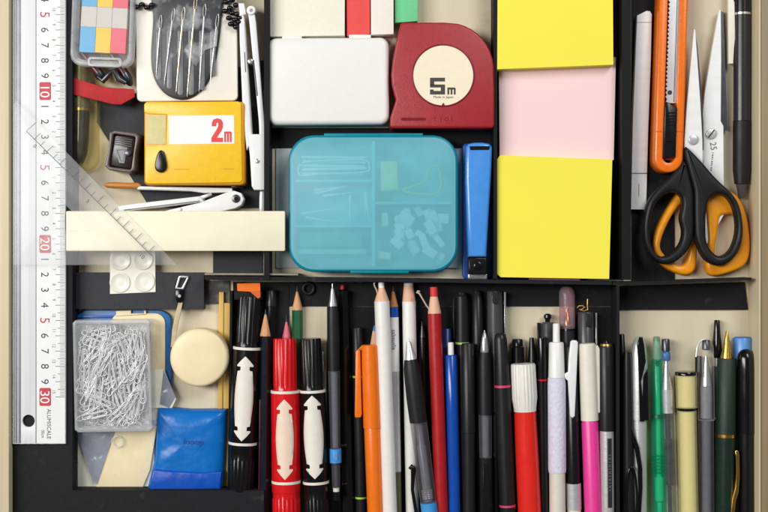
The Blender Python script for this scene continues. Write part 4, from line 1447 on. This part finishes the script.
# orange folded slip over the black tube, black tube behind the pencils
o = solid("orange_slip", [(237, 283.6), (260, 283), (260.4, 296), (257, 298), (250, 291.6), (237.4, 291)], 0.0150, 0.0156, M['orange'])
tag(o, "orange folded plastic slip above the left black marker", "slip")
solid("folded_corner", [(250, 291.4), (260.2, 290.4), (260.4, 297), (258, 298.6)], 0.01565, 0.0160, M['orangedark'], o)
o = solid("dark_box", rect(234, 291, 262, 300), 0.0012, 0.0146, M['card_deep'], bev=0.0004)
tag(o, "small black box edge beneath the orange slip", "box")

marker("marker", "black twin tip marker with large white arrow, leftmost beside the round tape", 250, 296.5, 240.6, 490, 0.0105, 'blackgloss', 'black', 14.2, 50, 51.6, 59, 143, 146.5, 'palemark', 'palemark', 8.9)
p = Pen("slim_tube", "plain black slim tube behind the navy pencil and red marker", "pen", 271, 290, 268.6, END, 0.0045)
p.turn("cap", [(0, 5.0), (1, 5.6), (16, 5.8)], M['charcoal'])
p.turn("barrel", [(16.2, 5.5), (p.len, 5.5)], M['black'])
p = hexpencil("pencil", "navy pencil with sharpened wood tip between black and red markers", 265.6, 309.5, 262.6, END, 0.0128, 'pencilnavy', 'cedar', 'lead', 5.4, 25, 5)
p.bar("red_stripe", [(90, -4.7), (90, -3.6), (190, -3.6), (190, -4.7)], 2.2, 2.9, M['maroon'], 0.1)
hexpencil("colored_pencil", "rose tipped colouring pencil poking up behind the red marker", 286.4, 315, 287, END, 0.0042, 'redpencil', 'rosewood', 'lead', 4.2, 21, 7, 1.0)
p = hexpencil("pencil", "green pencil with sharpened tip and gold print behind the markers", 297.2, 286.6, 298.6, END, 0.0046, 'pencilgreen', 'cedar', 'lead', 5.4, 22, 5)
p.lettering("gold_print", "* HB *", 40, 4.0, 4.4, M['brass'])
marker("marker", "red twin tip marker with pale arrow, its cap on top", 284.8, 338.4, 286.8, END, 0.0140, 'red', 'red', 14.4, 51.4, 53, 59.6, 139, 143, 'palepink', 'palemark', 8.6)
marker("marker", "black twin tip marker with white arrow, touching the red marker", 310.6, 338.4, 318.6, END, 0.0136, 'blackgloss', 'black', 13.0, 51, 52.6, 56, 138.6, 143.6, 'palemark', 'palemark', 9.4)
p = Pen("chrome_clip", "small chrome clip edge just right of the black marker cap", "clip", 322.6, 352, 323.4, 372, 0.0080, base=2)
p.turn("clip", [(0, 1.0), (3, 1.8), (8, 1.6), (11, 2.4), (14, 2.2), (p.len, 1.4)], M['chrome'], 12)

# rubber ring
bm = new()
cc = W(308.5, 288.6, 0.0022)
tube(bm, [cc + Vector((5.2 * S0 * math.cos(2 * math.pi * i / 40), 5.2 * S0 * math.sin(2 * math.pi * i / 40), 0)) for i in range(40)], 0.0013, 12, closed=True)
tag(finish("rubber_ring", bm, M['blackmatte'], sharp=80), "black rubber ring on the card right of the green pencil tip", "ring")

p = Pen("mechanical_pencil", "mechanical pencil with silver cone, black grip and bright blue ring", "mechanical pencil", 332.4, 283.6, 336.4, 500, 0.0150)
p.turn("tip", [(0, 0.5), (4.5, 0.7), (5, 1.5), (14, 3.0), (22.6, 4.4)], M['chrome'])
p.turn("grip", [(22.8, 4.9), (30, 5.8), (60, 6.3), (87, 5.9)], M['blackmatte'])
p.turn("barrel", [(87.2, 5.8), (110, 5.4), (165, 4.8)], C['smoke'])
p.turn("lead_tube", [(87.4, 3.4), (164, 3.0)], M['greyrubber'], 16)
p.turn("ring", [(165.2, 5.9), (179, 5.9)], M['skyblue'])
p.bar("ring_stud", [(168, -2.4), (168, 2.4), (176.6, 2.4), (176.6, -2.4)], 5.3, 6.5, M['capblue'], 0.6)
p.turn("tube", [(179.2, 4.2), (204, 3.8)], C['smoke'])
p.turn("refill", [(180, 1.6), (203.5, 1.4)], M['darkgrey'], 12)
p.turn("eraser", [(204.2, 3.2), (208, 3.2)], M['bone'])
p.turn("end", [(208.2, 4.0), (p.len, 3.4)], M['black'])

p = Pen("colored_pencil", "black barrelled pencil with tiny red tip beside the mechanical pencil", "pencil", 342.4, 284.6, 349, END, 0.0058)
p.turn("core", [(0, 0.6), (1, 1.8), (4.6, 2.3)], M['leadred'], 16)
p.turn("body", [(4.8, 2.8), (6.5, 7.0), (40, 7.2), (p.len, 7.0)], M['blackgloss'], 8, sharp=14)

p = Pen("fineliner", "black fineliner with lime ring behind the orange pen clip", "pen", 357, 327.4, 362.6, END, 0.0060)
p.turn("cap", [(0, 4.4), (1, 5.0), (48, 5.6)], M['greydark_pen'])
p.turn("ring", [(48.2, 5.7), (50.2, 5.7)], M['lime'])
p.turn("barrel", [(50.4, 5.6), (169, 5.8)], M['greydark_pen'])
p.turn("ring", [(169.2, 5.95), (171, 5.95)], M['lime'])
p.turn("end", [(171.2, 5.8), (p.len, 5.2)], M['greydark_pen'])
hexpencil("colored_pencil", "blue pencil tip showing behind the orange pen", 374.6, 325, 381, END, 0.0060, 'trayblue', 'cedarpink', 'leadblue', 5.2, 20, 6, 2.2)

p = Pen("orange_pen", "bright orange capped felt pen with a long clip", "pen", 369.4, 344.8, 376.6, END, 0.0158)
p.turn("cap", [(0, 7.2), (0.8, 8.0), (20, 8.5), (83, 8.9)], M['orange'])
p.turn("barrel", [(83.2, 7.9), (84.6, 8.2), (150, 7.9), (p.len, 7.4)], M['orange'])
p.bar("clip", [(0.6, -8), (0.6, -4), (5, -4), (5, -9.2), (69, -9.8), (72, -11), (72, -16.6), (69, -17), (6, -13.8), (4.6, -12)], 0.5, 4.2, M['orange'], 1.0)

p = hexpencil("grease_pencil", "left white grease pencil with white core and peeling string", 381.2, 282.4, 391, END, 0.0150, 'pencilwhite', 'cedarpink', 'leadwhite', 7.6, 18.5, 5.4, 3.0, sides=32, flat=True)
bm = new()
tube(bm, [W(x, y, z) for x, y, z in ((377.6, 294, 0.0165), (376, 289, 0.0175), (374.4, 286, 0.018), (374, 283.6, 0.018), (374.8, 282.8, 0.0178))], 0.00045, 6)
finish("peel_string", bm, M['curl'], p.o)

p = Pen("silver_pencil", "silver pencil with deep blue band and grey lettering, sharpened brown", "pencil", 393.2, 286.4, 397.4, END, 0.0075)
p.turn("core", [(0, 0.4), (5, 1.2)], M['lead'], 12)
p.turn("cone", [(5, 1.3), (20.4, 4.8)], M['cedarbrown'], 24)
p.turn("band", [(20.6, 4.9), (30.6, 5.0)], M['blue'])
p.turn("barrel", [(30.8, 5.0), (85, 5.2)], M['white'])
p.turn("clear_barrel", [(85.2, 5.2), (185, 5.2)], M['steel'])
p.turn("end", [(185.2, 5.1), (p.len, 5.1)], M['olive'])
p.lettering("lettering", "sabaudia", 53, 4.2, 5.2, M['ink_grey'], 0.02)

hexpencil("grease_pencil", "right white grease pencil with blunt pale top", 408.6, 282.6, 413.4, END, 0.0088, 'pencilwhite', 'cedarpink', 'leadwhite', 6.8, 18.6, 2.6, 4.8, sides=32, flat=True)

p = Pen("gel_pen", "clear gel pen with black grip leaning across the white grease pencil", "pen", 408.2, 338.6, 433.6, 545, 0.0185)
p.turn("tip", [(0, 0.5), (2.5, 0.8), (3, 2.2), (21, 6.0)], M['steel'])
p.turn("grip", [(21.2, 6.6), (30, 8.4), (60, 9.2), (84, 8.8)], M['blackmatte'])
p.turn("tube", [(84.2, 8.4), (110, 8.4), (165, 7.8)], C['smoke'])
p.turn("refill", [(84.5, 3.4), (106, 3.4), (108, 4.4), (164, 4.2)], M['greyrubber'])
p.turn("ring", [(165.2, 8.2), (180, 8.2)], M['skyblue'])
p.turn("end", [(180.2, 7.6), (p.len, 6.4)], C['smoke'])
p.turn("spring", [(152, 5.0), (153, 5.8), (154, 5.0), (155, 5.8), (156, 5.0), (157, 5.8), (158, 5.0), (159, 5.8), (160, 5.0), (161, 5.8), (162, 5.0)], M['chrome'], 14)
bm = new()
pts = [W(x, y, 0.0165) for x, y in ((409.4, 469), (411.4, 466.4), (413.6, 469.4), (413, 476), (412.4, 490), (416, 512), (418, 540))]
tube(bm, pts, [0.001, 0.0016, 0.0019, 0.0014, 0.0011, 0.0012, 0.001], 10)
tag(finish("pen_clip", bm, M['blackgloss'], sharp=80), "black curved pen clip against the right white grease pencil", "clip")

p = Pen("drafting_pencil", "thin black drafting pencil with needle tip left of the red pencil", "pencil", 422, 321.4, 428.4, END, 0.0055)
p.turn("tip", [(0, 0.4), (4, 0.6), (4.4, 1.4), (16, 3.4)], M['darksteel'])
p.turn("barrel", [(16.2, 3.6), (36, 5.2), (120, 5.4), (p.len, 5.2)], M['black'])

p = hexpencil("grease_pencil", "dark red grease pencil with red core and curled peeling string", 433.6, 287, 443, END, 0.0150, 'redpencil', 'cedarpink', 'leadred', 6.9, 26, 9.6, 3.8, sides=32, flat=True)
bm = new()
tube(bm, [W(x, y, z) for x, y, z in ((429.4, 309.6, 0.0160), (426, 305, 0.0175), (422.6, 299, 0.0185), (419.4, 293.6, 0.019), (416.8, 292.2, 0.019), (417.8, 291.2, 0.0188), (420, 291.4, 0.0186))], [0.0005, 0.0005, 0.0005, 0.0006, 0.0008, 0.0007, 0.0004], 6)
finish("peel_string", bm, M['curl'], p.o)

p = Pen("slim_tube", "dark navy barrel hidden behind the blue pen", "pen", 446.6, 328.6, 449, END, 0.0048)
p.turn("barrel", [(0, 4.2), (1, 4.8), (p.len, 4.8)], M['navy'])
p = Pen("blue_pen", "blue pen with short white plunger on top", "pen", 450.6, 342.4, 455.4, END, 0.0138)
p.turn("plunger", [(0, 2.4), (0.6, 2.9), (12.4, 3.0)], M['white'])
p.turn("barrel", [(12.6, 5.2), (13.6, 5.9), (70, 6.2), (p.len, 6.0)], M['blue'])

p = Pen("fineliner", "black capped fineliner with lime ring left of the grey clip pen", "pen", 461.8, 292.6, 464, END, 0.0060)
p.turn("cap", [(0, 4.6), (3, 5.2), (4, 6.2), (49.4, 6.9)], M['greydark_pen'])
p.turn("ring", [(49.6, 7.0), (51.6, 7.0)], M['lime'])
p.turn("barrel", [(51.8, 6.8), (p.len, 6.6)], M['greydark_pen'])
p.bar("clip", [(5, -9.2), (5, -7.4), (46, -7.2), (46, -9)], 0, 3, M['black'], 0.4)
p = Pen("fineliner", "black capped fineliner with stepped top, between two silver topped pens", "pen", 477.2, 290.4, 479.4, END, 0.0052)
p.turn("cap", [(0, 3.4), (0.8, 4.0), (6, 4.2), (7, 5.0), (60, 5.6)], M['greydark_pen'])
p.turn("barrel", [(60.2, 5.2), (p.len, 5.0)], M['black'])
p = Pen("felt_pen", "plain black barrelled pen right of the blue pen", "pen", 467.8, 343.4, 469.6, END, 0.0148)
p.turn("cap", [(0, 5.8), (1, 6.4), (89, 6.8)], M['greydark_pen'])
p.turn("barrel", [(89.4, 6.2), (p.len, 6.4)], M['greydark_pen'])

p = Pen("clip_pen", "grey capped pen with steel clip among the black pens", "pen", 494.6, 291, 497, END, 0.0062)
p.turn("cap", [(0, 6.8), (1, 7.6), (120, 8.0)], M['darkgrey'])
p.turn("barrel", [(120.2, 7.6), (p.len, 7.4)], M['black'])
p.bar("clip", [(0.6, -4.2), (0.6, 2.8), (12, 2.6), (13, 0), (12, -2.6)], 6.6, 9.4, M['charcoal'], 0.6)
p.bar("side_clip", [(1, 9.2), (1, 11), (58, 11), (58, 9.4)], -1.5, 2.6, M['chrome'], 0.3)

p = Pen("rollerball", "black rollerball with silver cone tip and clear grey window", "pen", 484.4, 330.4, 486.6, END, 0.0152)
p.turn("tip", [(0, 0.5), (2, 0.9), (2.6, 1.4), (8, 2.8), (20, 4.4), (22, 4.2)], M['chrome'])
p.turn("grip", [(22.2, 5.2), (30, 6.4), (84, 6.9)], M['blackmatte'], ribs=None)
p.turn("window", [(84.2, 6.4), (127, 6.0)], C['smoke'])
p.turn("refill", [(84.4, 3.6), (126.8, 3.4)], M['greyrubber'], 16)
p.turn("barrel", [(127.2, 6.6), (p.len, 6.4)], M['greydark_pen'])
p.bar("clip", [(127, -3.4), (131, -1), (131, 1), (160, 3.8), (210, 3.8), (210, -4), (160, -4)], 5.6, 8.2, M['black'], 0.8)

p = Pen("brush_pen", "black brush pen with two pink rings beside the red ribbed marker", "pen", 500.4, 333.4, 509.4, END, 0.0150)
p.turn("cap", [(0, 4.0), (1.4, 5.4), (6, 6.4), (51.4, 7.8)], M['greydark_pen'])
p.turn("ring", [(51.6, 8.1), (54, 8.1)], M['pinkring'])
p.turn("barrel", [(54.2, 7.9), (171, 8.0)], M['greydark_pen'])
p.turn("ring", [(171.2, 8.15), (173.4, 8.15)], M['pinkring'])
p.turn("end", [(173.6, 7.9), (p.len, 7.2)], M['greydark_pen'])

p = Pen("slim_tube", "black stepped cap standing behind the white ribbed marker cap", "pen", 517.4, 339, 520, END, 0.0052)
p.turn("cap", [(0, 4.6), (1, 5.4), (7, 5.6), (8, 6.8), (60, 7.0)], M['black'])
p.turn("barrel", [(60.2, 6.6), (p.len, 6.4)], M['black'])

p = Pen("bold_marker", "bright red marker with ribbed white cap", "marker", 523, 363.8, 531.4, END, 0.0150)
p.turn("cap", [(0, 11.4), (1.4, 12.4), (34, 12.8), (45, 11.2), (47.4, 11.2)], M['ribwhite'], ribs=(22, 0.07, 1, 40))
p.turn("barrel", [(47.6, 11.0), (90, 11.6), (p.len, 11.8)], M['scarlet'], 40)

p = Pen("calligraphy_pen", "slim black pen with pointed cap right of the ribbed white cap", "pen", 531.6, 337.6, 540, END, 0.0052)
p.turn("cap", [(0, 2.2), (6, 2.8), (24, 5.2), (60, 5.4)], M['black'])
p.turn("barrel", [(60.2, 5.0), (p.len, 5.0)], M['black'])
p = Pen("calligraphy_pen", "slim black pen with thin red ring left of the white grip pen", "pen", 541.6, 337, 544.4, END, 0.0130)
p.turn("cap", [(0, 3.6), (2, 4.2), (24, 4.6), (42, 4.4)], M['blackgloss'])
p.turn("ring", [(42.2, 4.6), (43.8, 4.6)], M['red'])
p.turn("barrel", [(44, 4.4), (p.len, 4.6)], M['black'])

p = Pen("knock_pen", "dark grey pen with round black knob on top behind the white pen", "pen", 547.6, 313.6, 548.6, END, 0.0045)
p.turn("knob", [(0, 1.8), (1.4, 3.8), (4, 4.0), (6, 2.6), (8.4, 2.6)], M['blackgloss'])
p.turn("barrel", [(8.6, 5.4), (10, 6.6), (p.len, 6.6)], M['darkgrey'])
p.bar("clip", [(9, -10.6), (9, -7), (54, -7), (54, -10)], -1.5, 3, M['black'], 0.6)

p = Pen("gel_pen", "white pen with plunger and pale lilac foam grip", "pen", 556.2, 323.4, 557.8, END, 0.0150)
p.turn("plunger", [(0, 2.6), (1, 3.4), (18.6, 3.6)], M['white'])
p.turn("head", [(18.8, 6.6), (20, 7.4), (54, 8.2)], M['white'])
p.turn("grip", [(54.2, 8.6), (60, 9.0), (146, 9.0), (149, 8.6)], M['lilac'], 32)
p.turn("barrel", [(149.2, 8.0), (p.len, 8.2)], M['bone'])

p = Pen("brush_pen", "pen with plum tinted clear cap over a gold nib", "pen", 566.8, 286.4, 569, END, 0.0070)
p.turn("clear_cap", [(0, 3.0), (1, 5.2), (4, 7.2), (8, 7.8), (42, 7.8)], C['plum'])
p.turn("nib", [(20, 1.0), (24, 2.0), (30, 2.4), (31, 3.2), (39, 3.6)], M['gold'], 18)
p.turn("collar", [(40, 7.0), (44, 7.4)], M['black'])
p.turn("barrel", [(44.2, 7.4), (p.len, 7.2)], M['charcoal'])

p = Pen("clip_pen", "black pen with broad white clip next to the white grip pen", "pen", 570.4, 346, 575, END, 0.0128)
p.turn("barrel", [(0, 6.0), (1, 6.6), (137, 6.9)], M['black'])
p.turn("band", [(137.2, 7.6), (163, 7.6)], M['steel'])
p.turn("end", [(163.2, 7.0), (p.len, 6.4)], M['bone'])
p.bar("clip", [(-5, -1), (-6.4, 1), (-6, 5), (-4, 6.4), (20, 4.8), (69, 1.6), (71, -0.6), (69, -3), (34, -4.4), (31, -7.4), (27, -7.4), (25, -4), (10, -3)], 6.2, 9.8, M['whitegloss'], 1.2)

p = Pen("clip_pen", "dark grey capped pen with steel edge clip and twist of gold twine", "pen", 585.6, 312, 588, END, 0.0062)
p.turn("cap", [(0, 7.2), (1, 7.8), (100, 8.0)], M['darkgrey'])
p.turn("barrel", [(100.2, 7.4), (p.len, 7.2)], M['black'])
p.bar("clip", [(0.8, -1), (0.8, 5), (14, 5), (14, -1)], 6.4, 9.6, M['charcoal'], 0.6)
p.bar("side_clip", [(1, 9.4), (1, 11), (60, 11), (60, 9.6)], -1, 2.6, M['chrome'], 0.3)
bm = new()
tube(bm, [W(x, y, z) for x, y, z in ((577, 308, 0.010), (579, 306, 0.011), (582, 305.4, 0.012), (585, 307, 0.0125), (582, 309.4, 0.012), (579, 309.6, 0.012), (584, 311, 0.0125), (588, 309.6, 0.013), (587.4, 305, 0.013), (587.6, 299, 0.0125))], 0.0005, 6)
tag(finish("twine", bm, M['brass'], sharp=80), "twist of gold twine on top of the dark grey capped pen", "twine")

p = Pen("highlighter", "hot pink highlighter with ivory cap and clip", "highlighter", 587, 343.4, 594.6, END, 0.0150)
p.turn("cap", [(0, 7.6), (1.4, 8.8), (77, 8.8)], M['ivory'], 32)
p.turn("barrel", [(77.2, 7.6), (80, 8.4), (p.len, 8.6)], M['pink'], 32)
p.bar("clip", [(2, 6), (2, 10), (6, 12.4), (68, 11.6), (70, 9), (68, 7.4), (8, 7)], -0.5, 3.6, M['ivory'], 1.0)

p = Pen("roller_pen", "soft black pen with silver barrel and dark scale strip", "pen", 606, 340.6, 607.6, END, 0.0265 - 0.011)
p.turn("tip", [(0, 1.6), (2, 2.6), (4.6, 3.0)], M['black'])
p.turn("ring", [(3.2, 5.6), (5.4, 6.2)], M['brass'])
p.turn("cap", [(5.6, 7.0), (7, 7.6), (90, 7.8)], M['greydark_pen'])
p.turn("barrel", [(90.2, 7.2), (p.len, 7.2)], M['steel'])
p.decal("dark_strip", [(97, 2.2), (166, 2.2)], 7.2, M['ink'], 1.6, 5)
for i in range(0):
    pass
p.lettering("scale_print", "I II I II I II I II I II I", 131, 2.4, 7.5, M['greyrubber'], 0.0, 1.55, 90, 1.6)

# right compartment
p = Pen("slim_tube", "black tapered pen beside the divider, left of the looped clip", "pen", 621.8, 334, 626.6, END, 0.0050)
p.turn("cap", [(0, 2.0), (1, 2.6), (40, 4.6)], M['black'])
p.turn("barrel", [(40.2, 4.8), (p.len, 5.4)], M['black'])
p = Pen("felt_pen", "dark pen with oval loop clip left of the white and black pen", "pen", 627, 352, 629, END, 0.0128)
p.turn("barrel", [(0, 3.6), (10, 4.6), (60, 5.4), (p.len, 7.6)], M['greydark_pen'])
bm = new()
lp = [p.pt(145 + 31 * math.cos(a), 1.8 + 5.4 * math.sin(a), 7.4) for a in [2 * math.pi * i / 36 for i in range(36)]]
tube(bm, lp, 0.0008, 8, closed=True)
local("loop_clip", bm, M['blackgloss'], p.o, 80)

p = Pen("capped_pen", "silver white capped pen with black clip in the right compartment", "pen", 638.6, 336.4, 639.4, END, 0.0100)
p.turn("cap", [(0, 1.4), (2, 4.2), (8, 6.8), (18, 8.2), (30, 8.8), (83, 8.8)], M['steel'], 32)
p.bar("clip", [(0, -1), (0, 2), (8, 3.6), (24, 5.2), (38, 2), (44, 0.4), (84, 4), (84, -1), (40, -1.8), (20, -2.6), (8, -3.4)], 7.6, 10.4, M['blackgloss'], 0.8)
p.bar("dark_side", [(40, 2), (32, 7.4), (83, 8.2), (83, 1)], 4.0, 8.6, M['blackgloss'], 0.6)
p.turn("barrel", [(83.2, 7.9), (p.len, 7.6)], M['steel'], 32)
p.bar("curved_clip", [(90, -9), (96, -7), (110, -1.6), (130, 1.4), (150, 1.6), (190, -1), (190, -4), (150, -2.4), (130, -3), (112, -5.6), (100, -9.4)], 6.6, 9.8, M['blackgloss'], 0.8)

p = Pen("gel_pen", "green translucent pen with pale top in the right compartment", "pen", 656.4, 336.4, 660.6, END, 0.0090)
p.turn("plunger", [(0, 2.4), (1, 3.4), (5, 3.6), (6, 3.7), (24, 4.2)], C['greenpale'])
p.turn("plunger_top", [(0.1, 2.0), (0.9, 3.0), (5, 3.2)], M['pencilgreen'])
p.turn("head", [(22.6, 4.8), (24, 5.4), (78, 6.0)], C['green'])
p.turn("collar", [(78.2, 6.6), (81, 6.8)], M['pencilgreen'])
p.turn("barrel", [(81.2, 6.8), (110, 7.4), (150, 7.6), (p.len, 7.2)], C['green'])
p.turn("refill", [(30, 2.4), (140, 2.6), (142, 4.4), (164, 4.4), (166, 2.6), (p.len, 2.6)], mat("mint_refill", (120, 226, 182), 0.4))
for i in range(6):
    t = 118 + i * 3.4
    p.turn("grip_ring", [(t, 7.5), (t + 0.6, 7.9), (t + 1.2, 7.5)], C['green'], 24)

p = Pen("mechanical_pencil", "clear barrelled mechanical pencil with silver cone beside the green pen", "mechanical pencil", 665.6, 339, 671.4, END, 0.0092)
p.turn("button", [(0, 3.4), (1, 4.0), (12, 4.2)], M['darksteel'])
p.turn("collar", [(12.2, 3.0), (14, 4.4), (20, 4.4), (22, 3.2)], M['trayblue'])
p.turn("cone", [(22.2, 1.8), (44, 4.8), (50, 5.6)], M['chrome'])
p.turn("sleeve", [(50.2, 5.8), (74, 5.4)], M['steel'])
p.turn("tube", [(14, 6.2), (30, 6.6), (80, 7.0), (p.len, 7.4)], C['clear'])
p.turn("refill", [(74.2, 2.6), (100, 2.6), (100.2, 4.0), (146, 4.0), (146.2, 2.0), (p.len, 2.0)], M['charcoal'], 16)

p = Pen("highlighter", "yellow translucent highlighter with black cap rim", "highlighter", 686, 371.6, 689.6, END, 0.0105)
p.turn("cap_rim", [(0, 10.4), (0.8, 11.0), (3.4, 11.0)], M['blackgloss'], 32)
p.turn("cap", [(3.6, 10.8), (36, 10.4)], C['yellow'], 32)
p.turn("inner", [(4, 8.6), (35, 8.4)], M['ivory'], 24)
p.turn("neck", [(36.2, 9.2), (38.6, 9.2)], M['blackgloss'], 32)
p.turn("barrel", [(38.8, 9.6), (p.len, 9.8)], C['yellow'], 32)
p.turn("reservoir", [(40, 7.4), (p.len - 2, 7.6)], M['ivory'], 24)

p = Pen("slim_tube", "black slim stub behind the clear capped pen and yellow highlighter", "pen", 698.4, 356, 700, END, 0.0045)
p.turn("barrel", [(0, 2.8), (1, 3.4), (p.len, 3.4)], M['black'])
p = Pen("clear_pen", "clear capped pen with silver cone inside, left of the dark green pen", "pen", 706, 340, 706.6, END, 0.0100)
p.turn("button", [(0, 3.2), (1, 4.0), (9, 4.2), (10, 3.4)], M['darksteel'])
p.turn("cone", [(16, 1.4), (18, 1.8), (40, 4.8), (46, 5.4)], M['chrome'])
p.turn("sleeve", [(46.2, 5.7), (78, 5.6)], M['greyrubber'])
p.turn("clear_cap", [(2, 5.4), (6, 7.2), (20, 7.8), (80, 8.2)], C['clear'], 32)
p.turn("barrel", [(80.2, 7.4), (p.len, 7.6)], C['smoke'], 32)
p.turn("refill", [(80.4, 4.4), (p.len - 1, 4.4)], M['greyrubber'], 20)
bm = new()
tube(bm, [W(x, y, 0.0105) for x, y in ((696, 357), (697, 348), (699.4, 341.6), (703, 339.4), (705.4, 342))], 0.0006, 8)
local_o = finish("wire_clip", bm, M['clipsteel'], p.o, sharp=80)

p = Pen("dip_pen", "black tapering pen end standing behind the gold tipped pen", "pen", 717, 320, 716.4, END, 0.0045)
p.turn("taper", [(0, 2.4), (0.8, 2.8), (12, 3.4), (24, 4.8), (30, 5.0), (38, 3.0)], M['blackgloss'])
p.turn("ring", [(38.2, 2.2), (46, 2.2)], M['chrome'])
p.turn("barrel", [(46.2, 4.6), (p.len, 5.0)], M['black'])

p = Pen("ballpoint_pen", "dark green pen with gold cone, gold ring and gold clip", "pen", 727, 330.6, 724, END, 0.0108)
p.turn("cone", [(0, 0.6), (2, 1.4), (8, 2.4), (27.6, 6.2)], M['gold'], 32)
p.turn("grip", [(27.8, 8.6), (29, 9.2), (103, 9.8)], M['bottle_grip'], 32)
p.turn("ring", [(103.2, 10.1), (106.4, 10.1)], M['gold'], 32)
p.turn("barrel", [(106.6, 9.8), (p.len, 9.6)], M['bottle'], 32)
p.bar("clip", [(119, 6.6), (118, 8.4), (119, 10.6), (124, 11.4), (145, 12.0), (160, 11.0), (168, 8.6), (180, 7.4), (200, 7), (200, 3), (182, 3.2), (166, 4.6), (156, 7.4), (140, 8.4), (124, 7.6)], 6.4, 10.2, M['gold'], 0.9)

p = Pen("bottle_stopper", "mid blue round cap behind the black pen at right", "cap", 742.4, 337.6, 743, 400, 0.0052)
p.turn("cap", [(0, 9.0), (1, 9.6), (30, 8.8), (p.len, 8.4)], M['capblue'], 36)
p.turn("top", [(-0.6, 7.6), (0, 8.0)], M['stapler2'], 32)
p = Pen("capped_pen", "glossy black capped pen, rightmost in the row along the wall", "pen", 745.6, 349, 746.6, END, 0.0108)
p.turn("cap", [(0, 2.0), (1.6, 5.2), (5, 7.4), (9, 8.4), (20, 9.0), (84, 9.2)], M['blackgloss'], 36)
p.turn("barrel", [(84.2, 8.4), (p.len, 8.4)], M['black'], 36)
p.bar("clip_knob", [(66, 7.6), (66, 11), (71, 11.6), (73, 8)], -1, 3, M['blackgloss'], 0.6)
